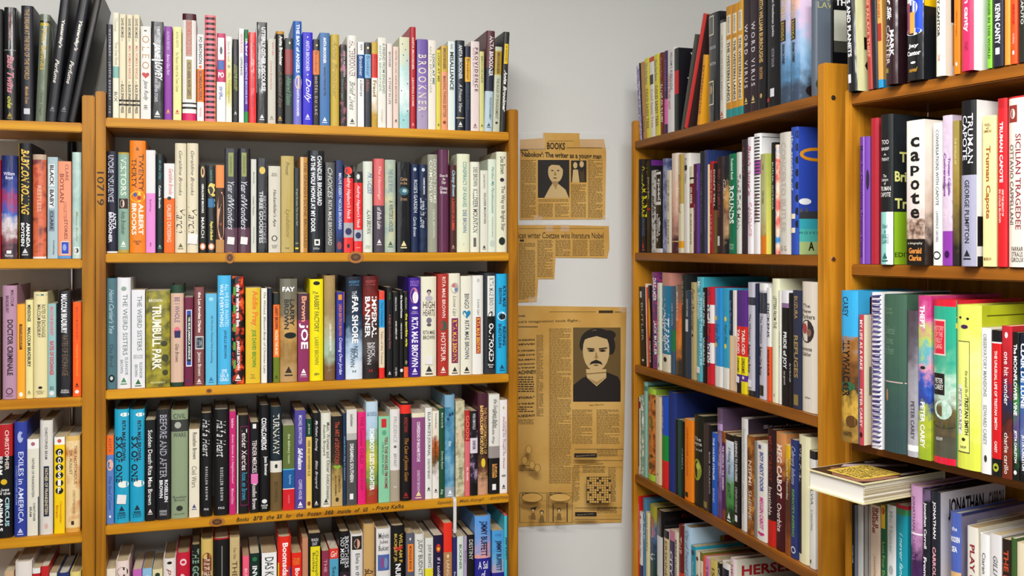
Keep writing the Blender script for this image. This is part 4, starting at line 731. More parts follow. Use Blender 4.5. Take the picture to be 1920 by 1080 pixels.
R1 = '''
1193 1198 124 L-6 p | ~d8d2e6,8a78b0,e8e4ee;60 | T,.5 .1 .7 4a3a78 OLIVE ANN
1198.5 1203 118 L-6 p | 221c20
1203.5 1211 116 L-5 p | b8884e | T,.4 .7 .9 6a4420 BURNS
1211.5 1219 109 L-4 p | e4d444 | T,.6 .06 .32 3a6aa0 Olive Ann Burns | T,.6 .38 .88 4a4418 COLD SASSY TREE
1219.5 1227.5 107 L-3 p | eae6de | # 0 .06 c84a30 | # .22 .34 3a2a1c .1 .9 | T,.6 .4 .88 b87880 Cold Sassy Tree
1228 1236.5 102 L-3 p | e4d444 | T,.6 .06 .32 3a6aa0 Olive Ann Burns | T,.6 .38 .88 4a4418 COLD SASSY TREE
1237 1244.5 99 L-2 h | 6c281c | T,.55 .06 .3 d89068 Olive Ann Burns | Tb,.6 .36 .85 f0e4d8 LEAVING COLD SASSY
1245 1250.5 96 p | 3a2252 | # .58 .88 d868b0 | T,.6 .1 .5 8a50a8 ACCIDENTAL
1251 1263 91 p | e6e2e2 | T,.35,.15 .05 .5 505058 WILLIAM S. BURROUGHS | T,.35,-.15 .3 .72 b83040 CITIES OF THE RED NIGHT
1263.5 1272 91 p D.15 | 202a22 | # .27 .55 d01c28 | C 0e0e16 | Q 0 .14 8a2a98 .3 1 | Kb .05 .1 f0f0f0 .2 .8 WILLIAM S. | K .2 .3 f0f0f0 .2 1 THE | K .35 .45 f0f0f0 .15 .9 THING
1276 1281 78 L26 p | 4c4a44
1282 1289 46 L36 p | d82c28 | C 3a2828 | Q .3 .42 a89888 .2 .5 | Q .6 .9 9aa0b8 .15 .6
1306 1313 109 L12 p | eaa426 | T,.55 .15 .85 8a4a10 EXTERMINATOR
1316 1337 30 g h | 13151c | # .02 .2 e0dcc8 .1 .6 | # .03 .19 48504a .15 .55 | H,.5 .3 .33 c8ccd0 BURROUGHS | H,.5 .45 .48 c8ccd0 WITH | # .62 .84 e8e0c8 .05 .6 | # .63 .83 303c30 .1 .55 | O .66 .74 c09878 .25 -.15
1338 1359.5 40 g h | d6d2c4 | # 0 .03 1c1c1c | T,.25 .15 .8 8a8474 THE SOFT MACHINE WILLIAM S. BURROUGHS | . .95 c06030
1360.5 1372 12 p | c88c28 | # .08 .26 e4dcc4 .15 .85 | # .3 .86 e4dcc4 .15 .85 | T,.3 .1 .24 5a4a30 BURROUGHS | Tb,.45 .32 .85 1c1812 THE WESTERN LANDS | # .92 1 2a8a88
1372.5 1382.5 8 p | c88c28 | # .08 .26 e4dcc4 .15 .85 | # .3 .86 e4dcc4 .15 .85 | T,.3 .1 .24 5a4a30 BURROUGHS | Tb,.45 .32 .85 1c1812 THE WESTERN LANDS | # .92 1 2a8a88
1383 1392.5 2 p | d8a030 | # .08 .26 e4dcc4 .15 .85 | # .3 .86 e4dcc4 .15 .85 | T,.3 .1 .24 5a4a30 BURROUGHS | Tb,.45 .32 .85 1c1812 THE WESTERN LANDS | # .92 1 2a8a88
1393 1405 -6 p | 2e2028 | Tw,.5 .24 .78 e8e0e4 WORD VIRUS | . .88 d8c878
1405.5 1419 -12 p | 2e2028 | Tw,.5 .24 .78 e8e0e4 WORD VIRUS | . .88 d8c878
1420 1434.5 -16 p | 151518 | Tb,.5 .04 .6 d8b068 WITH WILLIAM BURROUGHS | Tb,.4 .64 .74 b88850 BOCKRIS | O .86 .9 c8a060 .3
1435 1459 -18 h | 121216 | Tb,.22,.1 .05 .4 c8c8d0 Last Gentleman Junkie | T,.2,.1 .5 .66 a0a0a8 VICTOR TAYLOR | # .84 .91 e0e0e8 .4 .7 | O .91 .95 c02020 .3 -.3
1459.5 1479 -22 h | ^c8b8c8,b8b0cc,88a8cc,5888b0,38485c | # .28 .46 14140f .1 .7 | T,.4,-.1 .29 .45 e0c050 BURROUGHS | T,.5,-.1 .02 .27 e0c078 GENTLEMAN | Tb,.4 .48 .66 202830 GRAHAM CAVENEY
1479.5 1497 -25 h D.15 | ^e8b8a8,b8b0cc,88a8cc,5888b0,38485c | C ^e0c8e4,dcc4e0,a8c8e4,90b8dc,4a5868 | # .28 .46 14140f .1 .7 | T,.4,-.1 .29 .45 e0c050 BURROUGHS | T,.5,-.1 .02 .27 e0c078 GENTLEMAN | Tb,.4 .48 .66 202830 GRAHAM CAVENEY | E .84 .98 2a1c1c .1 .6 | E .78 .88 d8a898 .3 .55
1519 1530 -15 S.016 h D.15 | 5c6672 | C 5c6672 | K .03 .16 b0ac78 0 .3 MARY/LAW | E .8 .95 48584a 0 .3
1548 1560 -28 S.045 h g D.13 | 101014 | C 0e0e12 | Kb .13 .19 f0f0f0 .05 .5 THE WI | Q .23 .6 c8c8b8 .03 .5 | Q .5 .6 484840 .03 .5
'''
R2 = '''
1188 1200 300 h | 1a2134 | T,.3 .2 .8 8a90a8 JOHN BURNHAM
1200.5 1211.5 300 h | 121315 | Tb,.7,.1 .05 .62 e8e010 WILLIAM BURKE | T,.5 .64 .82 3a78a8 DIVING | . .92 b83030
1212 1220 301 p D.15 | 151617 | T,.4 .18 .42 d0d0c8 James Lee Burke | # .52 .54 c83020 .1 .9 | C 1c1820 | Q 0 .06 6a2a80 0 1
1220.5 1228 320 p | ~b0b0ac,d0d0cc,50504c;120 | Tb,.6 .3 .6 141414 JUNKY
1228.5 1240 320 p | 131313 | # .02 .42 e8e8e8 .1 .9 | # .05 .38 131313 .2 .95 | Tb,.55,.1 .1 .37 f0f0f0 speed | # .5 .95 0e0e0e | Tb,.35,-.15 .53 .88 e8e8e8 burroughs jr. | Tb,.35,.2 .57 .8 e8e8e8 william s. | # .95 1 e0e0e0
1240.5 1248.5 298 h | ~6a70a0,9098b8,4a5078;35 | T,.5 .86 .95 d0d4e0 AV
1249 1256.5 320 p | d9d1bb | Ti,.5 .1 .5 6a6050 John Burdett | T,.4 .6 .9 6a6050 KNOPF
1257 1269 288 h | ^e4d4c4,e8ccb8,e0b8a4,c09080,4a2430 | # .88 .89 c8a878
1269.5 1279.5 290 h | d6ceb0 | # 0 .5 b89a50 .5 1 | # .88 .95 d89a20 | Ti,.4 .2 .6 8a7a48 Burnford
1280 1291.5 288 h | e2dfd7 | T,.3 .05 .3 6a6a60 Robert Olen | # .12 .17 202028 .3 .7
1292 1299 312 p | e0d8bc | # .13 .15 202020 | # .2 .48 7a1820 | Tb,.6 .24 .44 e8e0d8 QUEER | T,.4 .55 .9 5a5040 BURROUGHS
1299.5 1304.5 308 p | 4c1c3c | T,.5 .45 .75 b07090 MY EDUCATION
1305 1310 307 p | 5c3c8c | T,.4 .1 .3 b8a0d8 LAST WORDS
1310.5 1319.5 284 h | 21252d | T,.3 .2 .8 5a6070 WILLIAM BURROUGHS
1320 1325.5 282 h g | 2c3c6c
1326 1329 309 p | e0c8a0
1329.5 1336 303 h | 9c1e26 | T,.5 .1 .45 e0a898 FREDERICK BUSCH | T,.5 .55 .9 d08878 HARRY
1336.5 1342 307 p | 191919 | Tb,.55 .06 .5 d8c8a8 DON'T TELL | # .52 1 6a5028
1342.5 1352.5 295 h | 2b1c20 | T,.5 .12 .62 9a4048 TOO LATE AMERICAN | # .82 .92 c8c8c8 .3 .7
1353 1363.5 293 h g | ^141826,1c1c24,c89850,6a4a38,b8946c,14161e | Ti,.5 .24 .45 d8d0c8 GIRLS
1364 1378.5 289 h | 0f6b49 | Tb,.28,.1 .05 .26 d8ecdc Frederick Busch | Tb,.6 .32 .7 f0f4ec ROUNDS | H,.6 .9 .96 a0d0b0 FARRAR/STRAUS
1379 1388.5 286 h | c9cdc5 | T,.6,.1 .22 .76 202224 TAKE THIS MAN
1389 1399 262 h | 2b2129 | # 0 1 c8c0c0 0 .2 | T,.4 .05 .35 7a4048 NIGHT
1399.5 1410.5 258 h D.15 | e5e1e5 | Ti,.7,-.1 .06 .5 a83048 Bush jungle | T,.4,.15 .56 .85 c87888 CANDACE | T,.35,-.2 .6 .78 3a3a48 BUSHNELL
1411 1424.5 251 h D.15 | e3e3e3 | Z .03 .75 3a3a3a 26 .05 .9 | # .22 .34 a848a8 | T,.4 .5 .75 a04050 BUSHNELL | C dfdfdf | Q .03 .035 202020 0 1 | E .06 .5 303030 .25 .9 | E .08 .5 dfdfdf .29 .86 | E .12 .5 303030 .38 .78 | E .14 .5 dfdfdf .42 .74
1425 1436 289 p D.13 | ^b0b070,b4b478,b8b880,a87830 | T,.3 .1 .16 5a6030 A NOVEL | T,.3 .37 .5 6a7038 EVERY VISIBLE | # .82 1 d87a20 | C ^a8b450,c8cc60,e0d860
1442 1452.5 268 p S.02 | 131416 | T,.4 .08 .7 d0d0d8 BUTLER, OCTAVIA
1453 1458 272 p | ~e07068,f0d8c0,3a90d0;50
1458.5 1480 249 h g | d2cec3 | T,.4 .08 .82 b8b2a4 CONCERTO BUTLER | H,.5 .93 .97 8a8474 G G
1480.5 1494 239 h D.15 | 2b4aa6 | O .03 .09 0e1420 .3 .45 | O .13 .19 0e1420 .3 .45 | O .23 .29 0e1420 .3 .45 | O .33 .39 0e1420 .3 .45 | O .43 .49 0e1420 .3 .45 | O .53 .59 0e1420 .3 .45 | O .63 .69 0e1420 .3 .45 | O .73 .79 0e1420 .3 .45 | T,.35,-.1 .06 .5 c8dcf0 the stories of | # .68 .72 e8e0c0 .1 .8 | # .79 .83 e8e0c0 .1 .8 | C 2b46aa | Q .72 .8 38a8b8 0 1 | Q .8 .9 50b8b0 0 1 | Q .9 1 a8c080 0 1 | E .56 .61 e8ecf0 .03 .2 | Q .66 .72 3a3c40 0 .3 | Q .64 .67 50545a .04 .08 | Q .63 .67 50545a .12 .15 | E .16 .27 d8901c .04 .5 | E .185 .245 2b46aa .09 .45 | K .82 .84 182838 .04 .3 N O V E L | Kb .9 .97 281810 .16 .24 A
'''
R3 = '''
1191 1203 538 L-3 p | 111214 | # .06 .14 d8d8d8 .2 .5 | T,.3 .2 .7 a8a8a0 BUTLER | O .92 .95 e0e0e0 .3
1204 1208.5 532 L-3 p | e8cab4
1209 1216 539 L-3 p | d24c22 | # .2 .35 e8d8c8 .1 .6 | # .5 .6 b0a098 .1 .7
1217 1222 536 L-3 p | 131316 | O .15 .65 e8b020 .6 | T,.5 .68 .94 e0e0e0 ROBERT BUTLER
1223 1231 511 L-2 p | ~c83868,2a3a78,a83060;90 | Tb,.6,.2 .06 .3 f4f4f4 DREAMER | Tb,.6,.2 .5 .86 f4f4f4 JACK BUTLER
1231.5 1238 531 p | e1e1ca | T,.4 .05 .95 7a7a68 The Living and the Dead | . .93 202020
1238.5 1256 512 h D.16 | 1b7ba2 | # 0 .13 c88878 | # .82 1 e4dcc4 | Tb,.4,-.2 .26 .7 f0f4f8 LIVING IN | Tib,.45,.15 .4 .8 e8ecf8 LITTLE ROCK | O .85 .9 14181c .35
1257 1263.5 537 p | 3b5a72 | # .5 .74 1a7a50 | T,.4 .2 .45 c0c8d0 HER OWN
1264 1276 535 g h | ^7a5a4a,d86838,e88838,3a3430 | T,.3 .08 .4 f0d0b8 MRS BYRNE BUTLER
1276.5 1283.5 515 h D.16 | 20261f | T,.35 .06 .3 a0a078 THE DEUCE | C 262a2c
1284 1293 545 p | 2b3b52 | T,.35 .1 .3 e0e0e0 COYOTE WIND | # .33 .47 d8d8d8 .1 .7
1293.5 1303.5 530 h | b2a272 | Ti,.6 .06 .5 4a3c20 Fair Warning | O .53 .56 2a2018 .3
1304.5 1316.5 520 h D.16 | 52aaba | T,.6,-.1 .04 .4 e8f8f8 Mr. Spaceman | T,.25,.25 .2 .85 c0e8f0 ROBERT OLEN BUTLER | C 3aa0b4 | X .86 .92
1317 1322.5 540 p | 1a1a1a | Tb,.5 .05 .4 e0e0e0 ROBERT OLEN | Tb,.5 .48 .85 e0e0e0 WABASH
1323 1336.5 539 h D.15 | c82030 | # .18 .37 ece4e0 | # .57 .78 ece4e0 | Tb,.55,-.15 .03 .82 2a2470 ON DISTANT GROUND | C a82838
1337 1354.5 541 g h | 1a92da | # .79 1 e8e8e2 | O .28 .33 e8d850 .3 -.2 | O .55 .6 e8d850 .3 -.2 | Til,.5,-.1 .36 .56 143848 Sugar Day
1355 1366 541 p | 2aa2ca | # .79 1 e8e8e2 | O .28 .33 e8d850 .4 | O .55 .6 e8d850 .4 | Til,.5 .36 .56 143848 Sugar Day
1366.5 1372.5 545 p | d8b88c | # 0 .45 1c2848 | T,.5 .1 .4 90a8c8 Sarah Shun-lien
1373 1380 545 p | e4e0d8 | # .45 1 d0a880 .6 1
1380.5 1388 545 p | 4c2c78 | # .35 .64 d82c28 | # .64 .82 e8d820 | # .9 1 201820 | Tb,.6 .38 .62 f8f0e8 TABLOID | T,.5 .66 .8 402810 DREAMS | X .84 .9
1388.5 1399 545 p | 5c2c88 | # .35 .64 d82c28 | # .64 .82 e8d820 | # .88 1 e8d820 | Tb,.6 .38 .62 f8f0e8 TABLOID | T,.5 .66 .8 402810 DREAMS | O .83 .86 e8e8e8 .4
1399.5 1414.5 530 h g | c0c0cc | # .13 .2 2a3040 | T,.35,-.1 .28 .52 3a3a48 The Whispers | Tb,.35,-.15 .55 .8 1c1c20 Robert Olen Butler | X .86 .92 | # .95 1 202020
1415 1420 532 h | 1f2740
1420.5 1436.5 532 h g | c0c0cc | # .08 .26 2a3040 | # .0 .06 e8e8e8 | T,.35,-.1 .28 .52 3a3a48 The Whispers | Tb,.35,-.15 .55 .8 1c1c20 Robert Olen Butler | # .88 .97 202020 .1 .7
1437 1444 540 p | e0e0dc | # .52 1 da522c | Tb,.6 .14 .44 2a2a38 DICKENS | Tb,.5 .55 .78 2a1010 ROSALIE BUTLER
1445 1458.5 523 h D.15 | e1e2c2 | T,.38,.1 .14 .4 2a2a20 LETTERS FROM THE | T,.2 .93 .95 3a3a30 Knopf
1459 1464 545 p | dad9d1 | T,.5 .05 .9 8a8a80 Wayne Burton
1464.5 1477.5 545 p | 121214 | # 0 .11 e4e4e8 | # .11 .15 8a6a98 | Tb,.6 .36 .68 f0f0f0 PRIDE of JOY | T,.35 .7 .82 d0d0d0 joy garnett
1478 1485 550 p | 131313 | T,.4 .5 .9 b0b0b0 BYRNE
1485.5 1499.5 545 p | 2b3148 | T,.45 .05 .24 b89858 BUZURA | Tb,.55 .38 .74 a08850 REFUGES | # .88 .97 8a7840 .2 .8
1500.5 1529 529 h | e1d9ca | H,.5,-.1 .17 .2 241c18 The | H,.6,-.08 .21 .24 241c18 New | H,.85,-.02 .25 .285 241c18 Yorkers | O .29 .47 3a2c2c .85 -.05 | O .32 .4 b04848 .35 -.2 | O .36 .42 806050 .3 .1 | H,.7,-.08 .5 .53 4a4038 Hortense | H,.6,-.08 .54 .57 4a4038 Calisher | H,.35 .88 .895 3a3028 Little Brown
'''
R4 = '''
1186 1192 742 p | 1b1532 | T,.4 .15 .7 a098b8 BYATT | # .9 1 8a8a90
1192.5 1198.5 743 p | e0d8cc | # .06 .15 a82030 | Ti,.5 .2 .6 c85868 MORPHO | # .88 .97 d0ccc0
1199 1205 742 p | ~e0e4dc,5a8a70,d8dcc8;60
1205.5 1212 717 h D.16 | 8ab2a2 | # .04 .09 507868 | C 6a9484 | Q .03 .06 3a5a4c 0 1
1212.5 1227 729 h g D.15 | ~6a3a1c,b8602a,d8883a,3a2818;45 | # 0 .06 aad444 | # .93 1 aad444 | O .3 .42 6a6428 .6 | O .8 .88 4a3414 .4 | C 88a83a
1228 1238 744 p | e8d2aa | O .88 .9 2a2450 .15
1238.5 1250.5 745 h | 1c52c2 | # .42 .7 10903c | # .7 1 d82424 | T,.35,-.25 .1 .35 d0dcf8 CYNDI BYRNES
1251 1265 736 h m D.158 | 20347e | C 182c6c
1265.5 1269.5 786 p | 1a1e1a
1270 1276 787 p | 0f4a46
1276.5 1282.5 790 p | 101012 | T,.4 .2 .8 a0a0a0 CABELL
1283 1297.5 787 p D.12 | fb8a1c | T,.2,-.1 .1 .7 a04810 CHRISTOPHER CALKINS | # .9 .96 201810 .1 .5
1299 1316 779 h | 1c1e18 | H,.7 .24 .28 d8d8d0 The | H,.8 .29 .34 d8d8d0 Joyce | H,.8 .36 .39 c0c0b8 Carol | O .48 .72 98a838 .8 | O .52 .6 c0c858 .4 .1
1316.5 1327 795 h | 3b3132 | # .9 .97 8a7a40 .2 .8
1327.5 1333.5 797 p | 141416 | T,.4 .3 .8 c0c0c0 BOB CALARCO
1334 1342.5 812 p | 1c5cc2 | Tb,.4 .06 .58 e8f0fc THE WATER STEALER | T,.4 .68 .85 c0d0f0 BYRNES
1343 1352 766 h g D.155 | ^5a4660,8a7098,a088b0,7a5a90,5a3a70 | # .14 .2 b090c0 | Ti,.4 .3 .75 3a2048 Babel Tower | C ^5c4862,604c66,7a5a90
1352.5 1359 810 p | 4b1c52 | # 0 .12 8a4a20 | Tb,.5 .16 .66 ecdcf0 THE VIRGIN IN THE GARDEN | # .88 1 7a3c2c
1359.5 1374.5 815 p | ^e8ecf0,c8d8e8,a0b8d0,609a60,408a40,183018 | # 0 .07 121212 | Ti,.4 .14 .45 3a4858 A Whistling Woman | Ti,.4 .55 .72 203828 BYATT | . .95 f0f0f0
1375 1386 818 p | 111112 | Tb,.4 .06 .5 e8e8e8 LEARNING TO INTRUDERS | T,.35 .56 .84 c0c0c0 STEPHEN DOBYNS | # .87 .94 e8e8e8 .3 .7
1387.5 1399.5 785 h g D.15 | d2d2ce | Ti,.5,.1 .08 .55 a8b0b4 Searching+Interiors | T,.3 .58 .85 8a9094 Christian Hawkey | C 382c38 | Kb .06 .1 d8c8d0 .25 .85 Stephen
1400 1412.5 818 p | ~5c3218,8a5020,c08030;50 | T,.5 .25 .5 f0d8c0 NSPMI | T,.5 .55 .85 e0c8a8 SHEINE
1413 1418 828 p | 7a746c | T,.4 .3 .8 e8e0d8 addiction to sleeping
1418.5 1436 830 p | e9e5dd | # .03 .07 5a5a80 .2 .5 | Tb,.4,.05 .1 .5 2a48a0 BOY NEXT DOOR | Tb,.4,.05 .56 .88 d83890 MEGGIN CABOT | Y .91 .95 d02880
1436.5 1451.5 805 h | 2b1315 | # .78 1 c02018 | T,.4 .06 .45 8a2828 MEG CABOT | T,.4 .5 .74 e8d8d0 Insatiable
1452 1470.5 812 h | ^c88850,b87040,4c1018,4a1018,440e16,3c0c14 | Tb,.5,.0 .1 .55 f4e8e0 MEG CABOT | T,.45 .6 .84 f0e4dc Overbite
1471 1481 835 p | ^e0b020,6a4020,4a2c18,5a2c18,8a4a20 | T,.4 .12 .5 e8dcc8 Gods of Noonday
1481.5 1493.5 825 p | 27366f | Til,.6 .06 .38 c8d4e8 Cabrera Infante | T,.4 .42 .82 78c038 INFANTE'S INFERNO | O .9 .96 e0e4e8 .7 | O .91 .95 27366f .5
1494.5 1516.5 818 h | e5e1ba | # .07 .93 16161a 0 .4 | T,.3,-.3 .1 .38 e8e8e8 MEA CUBA
1517 1528 846 p | e9e9e2 | # 0 .07 26262a | Tl,.4 .26 .46 3a3a3a SYLVIA | T,.3 .5 .68 8a8a8a G. Cabrera Infante | # .93 .96 202020 .2 .4
'''
R5 = '''
1189 1196 928 h D.15 | da2026 | # .08 .6 e8e0e0 .1 .7 | Tb,.4,-.1 .1 .5 1e1e1e THE FAMILY TREE | C d02020
1196.5 1203.5 960 p | e1dddd | O .05 .09 a83838 .4 | Ti,.5 .15 .6 5a5a6a The Family Tree | # .7 1 3a3460
1204 1210 935 h D.15 | 4c7c9a | T,.6 .1 .6 c8d8e4 CADELL | C 4c7c9a
1210.5 1216 961 p | e5d9aa | T,.5 .05 .5 9a8848 CALDWELL
1216.5 1228.5 948 h D.15 | ^a8a030,4a6a98,2a4058,1a4038,143028 | # 0 .08 a8a030 | O .12 .25 b86850 .6 | O .22 .35 d88088 .8 | Tib,.7 .5 .6 e8f0e8 Na | C a8a438
1229 1243 957 h g D.16 | 121216 | # .28 .72 dcdce0 .05 .9 | C 101014 | K .03 .08 8a1818 .3 1 ROBERT
1244 1253 995 p | e1ca92 | # 0 .1 151515 | T,.5 .14 .6 6a5020 ERSKINE
1253.5 1263.5 995 p | 3a2850 | # 0 .12 c87898 | # 0 1 e0d8dc 0 .25 | Tb,.5 .25 .55 e0e0e8 CITY
1264 1270.5 997 p | e5dcc0 | Tb,.5 .1 .6 2a2418 ERSKINE CALDWELL
1271 1279.5 985 h | 6b1c1a | Tb,.55 .12 .3 d8b098 THE | # .5 .7 c83020
1280 1294.5 987 h D.15 | aacae2 | Ti,.5 .05 .6 405868 City of Tranquil Light | C b4cfe2 | Q .1 .28 8c1c1c .55 1 | Q .1 .28 8a7a40 .48 .55
1295 1303 1024 p D.12 | 1c92aa | O .05 .11 103848 .7 | T,.4 .18 .6 a0d8e0 TAYLOR CALDWELL | C 2c9cb4
1303.5 1311 1035 p | e1d9c4 | O .06 .11 6a1a28 .6 | T,.5 .2 .5 1e1a18 The
1311.5 1317 1036 p | dcd8c0 | # 0 .1 6a7028 | T,.5 .12 .5 3a3a30 Glory
1317.5 1321 1043 p | e25028
1321.5 1330 1047 p | d284b4 | T,.5 .06 .4 703060 TRIO
1330.5 1344 1050 p | dac464 | T,.4 .06 .4 5a4818 ISLE
1344.5 1351 1056 p | 151515 | T,.5 .06 .4 e0e0e0 CALISHER
1351.5 1367 1056 h | e1ddd8 | # .06 1 18182a .2 .9
1367.5 1378 1048 h D.155 | dacaca | C d8d4c4 | T,.4 .06 .4 b04050 HERSELF | Kb .06 .16 b02028 .1 .95 HERSELF
1380 1404 1112 p | c8b898
1406 1430 1120 h | 3a4a68
1432 1458 1118 p | e0dcd0
1460 1488 1130 h | 8a2c2c
1490 1524 1128 h | d0c8a8
'''
T1 = '''
1588 1606 -60 L-7 S-.012 g h D.15 | 101013 | Tb,.4,-.05 .1 .72 f0f0f0 KINGS AND PLANETS | # .86 .93 e8e8e8 .1 .5 | C d8dca8 | Kb .56 .66 16160e .14 .35 E | Kb .74 .84 16160e .14 .35 C
1627 1635.5 -55 L-7 S.0 p | a43c32 | T,.6 .05 .85 e0a888 THE PALACE THIEF
1636 1645.5 -60 L-5 S.0 h | 20202a
1646 1655.5 -55 L-4 S.0 p | d8a254 | # .93 1 2a98d0 | # .45 .6 a83828 .1 .9 | T,.4 .05 .42 a83828 ETHAN CANIN
1657 1681 -60 S-.014 g h D.15 | 2b1319 | Tib,.35,-.05 .1 .45 e8e8e8 Ember Silk | Tb,.28,.15 .52 .78 f0f0f0 MARK | T,.3,-.15 .49 .83 c8b8b8 CANTER | # .86 .9 8a8030 .15 .4 | C 28141a | K .84 .9 f0e8e8 .18 .4 N
1697 1729 -70 S-.012 g h D.15 | 121214 | # 0 .3 e02020 | # .3 .36 e8e0e0 | # .32 .6 1c48c0 .4 .98 | # .34 .6 8a3a5a .02 .3 | O .32 .45 e8dcd8 .7 -.1 | # .42 .6 d8a048 .3 .6 | O .56 .62 f0ecec .9 | # .61 .64 121214 | Hb,.6 .69 .73 f0f0f0 Jay | Hb,.8 .75 .79 f0f0f0 Cantor | O .84 .86 e8e8e8 .3 | Hi,.5 .89 .93 d8a030 novel | C 14181e | Q 0 .38 e8c010 0 1
1753 1771 -58 S-.008 h D.15 | e1ddca | Tb,.4,-.15 .2 .65 1e1e1c JAY CANTOR | T,.3 .8 .86 c87858 Great | C dcd8c8 | Q .0 .5 2a2228 .1 .5 | Q .52 .9 d0a058 .12 .5
1788 1799.5 -50 S.0 p | e27e14 | T,.3 .3 .7 8a3c08 Whore's Tongue | O .88 .92 f8e8d8 .3
1801 1824 -60 S-.012 h D.15 | e22c5c | # 0 1 9a7a8a 0 .12 | Tb,.5,-.02 .1 .64 f4e0e8 kevin canty | T,.3 .72 .8 8a2848 nan | C f4f4f4 | Kb .58 .75 141414 .35 .55 K
1850 1859.5 -50 S.0 p | 7abc34 | Tb,.5 .15 .9 2a5a18 STRANGER IN THIS WORLD
1861 1880.5 -50 S-.002 p | 21212f | Tb,.5 .33 .76 f4f4f4 KEVIN CANTY | # .8 .87 e8e8e8 .3 .7
1882 1893.5 -55 S.0 p | e28e34
1894.5 1906.5 -48 S.0 p | f04c1c | Tb,.4 .3 .6 a81c08 BRIDGE | T,.5 .66 .78 f8b098 doubleday | O .85 .9 ffffff .3
1908 1926 -60 S.0 h | 23261f | T,.3 .3 .6 d8d8d0 CAPUTO
'''
T2 = '''
1609 1629 257 S.004 h | 6c3c9c | # 0 1 b088d8 .5 .6 | T,.35,-.2 .07 .95 28103c Music for Chameleons Truman Capote | O .26 .42 1a0c28 .2 .35
1631 1646 222 S.004 h m | a61e2e | # 0 1 b83040 .2 .35
1648 1672 215 S-.006 h D.15 | 18191b | # .65 1 88c8c0 | # .65 1 e8ecec .6 1 | H,.55 .17 .2 d8d8d4 TOO | H,.6 .22 .24 d8d8d4 BRIEF | H,.2 .26 .275 d8d8d4 A | H,.6 .29 .31 d8d8d4 TREAT | H,.5 .4 .47 d8d8d4 The/Letters/of | H,.8 .48 .51 d8d8d4 TRUMAN | H,.8 .52 .55 d8d8d4 CAPOTE | H,.6 .73 .86 3a7a78 Edited/by/GERALD/CLARKE | . .94 286868 | C 202428 | Q .65 1 98c828 0 1 | Kb .25 .32 f0f090 .12 .42 Too | Kb .38 .45 f0f090 .05 .45 Brief a | Kb .56 .63 f0f090 .05 .45 Treat | K .92 .95 303810 .05 .4 EDITED
1699 1733 226 S-.01 p D.14 | ^e2ded6,dedad2,d8cac4,b8988c | # .82 1 171310 | # .68 .82 ~c8b0a0,9a8070,4a342c;110 | V,.5 .1 .69 141210 capote | H,.8 .84 .86 d8d0c0 a biography | Hb,.7 .88 .92 e09040 Gerald | Hb,.7 .93 .97 e09040 Clarke | C ^e4dcd0,e0d4c8,d0b8a8,302420
1749 1764.5 231 S.002 p | e5e3dd | T,.35,.05 .05 .58 1c1c1c CONVERSATIONS WITH CAPOTE | T,.3,.05 .62 .84 6a7a8a LAWRENCE GROBEL | O .9 .96 1c1c1c .9 | O .91 .95 e5e3dd .7
1765 1785 217 S.004 p | ~d0bcd0,c8b4c8,d4c4d4,3a2c30;30 | # .77 1 8a3aa2 | Tb,.3,.2 .22 .6 7a2a98 Truman Capote: | Tb,.3,-.22 .24 .55 7a2a98 Conversations | O .9 .95 3a1048 .5
1785.5 1798 227 S.004 p | ^a08c42,a48e44,988038,6a5a30,282420 | T,.3 .12 .3 e0d8a0 THE WORLDS OF
1799 1828.5 189 S-.012 h D.15 | 111113 | # .45 1 9c9cb2 | T,.3,.2 .08 .38 e8e8f0 TRUMAN | T,.3,-.15 .09 .36 e8e8f0 CAPOTE | T,.3,.0 .48 .86 20202c GEORGE PLIMPTON | . .92 202028 | C ececea | Q .7 1 16161a 0 1 | Q .88 .94 e0e0e0 0 1
1842 1867 218 S-.002 p | f1da9a | H,.6,-.1 .05 .11 5a4010 PERSELL/with/SIMMONS | Tb,.45,-.1 .14 .74 a06028 Truman Capote | H,.6,-.1 .94 .96 5a4010 MORROW
1868.5 1887 185 S-.002 h | ca1e26 | # 0 .06 b01820 | Tb,.34,.0 .14 .5 f8f0ec TRUMAN CAPOTE | Tb,.2,.15 .54 .7 f0c8c0 AND THE LEGACY OF | Tb,.2,-.15 .54 .74 f0c8c0 IN COLD BLOOD
1888 1927 181 S-.004 h | e4d9cb | # 0 .01 c02828 | # .05 .15 8a3028 .05 .5 | O .07 .13 e4d9cb .25 -.22 | T,.26,.05 .22 .78 8a2c38 SICILIAN TRAGEDEE | T,.22,-.28 .28 .75 5a5450 OTTAVIO CAPPELLANI | H,.6 .88 .97 4a4440 FARRAR/STRAUS/GIROUX
'''
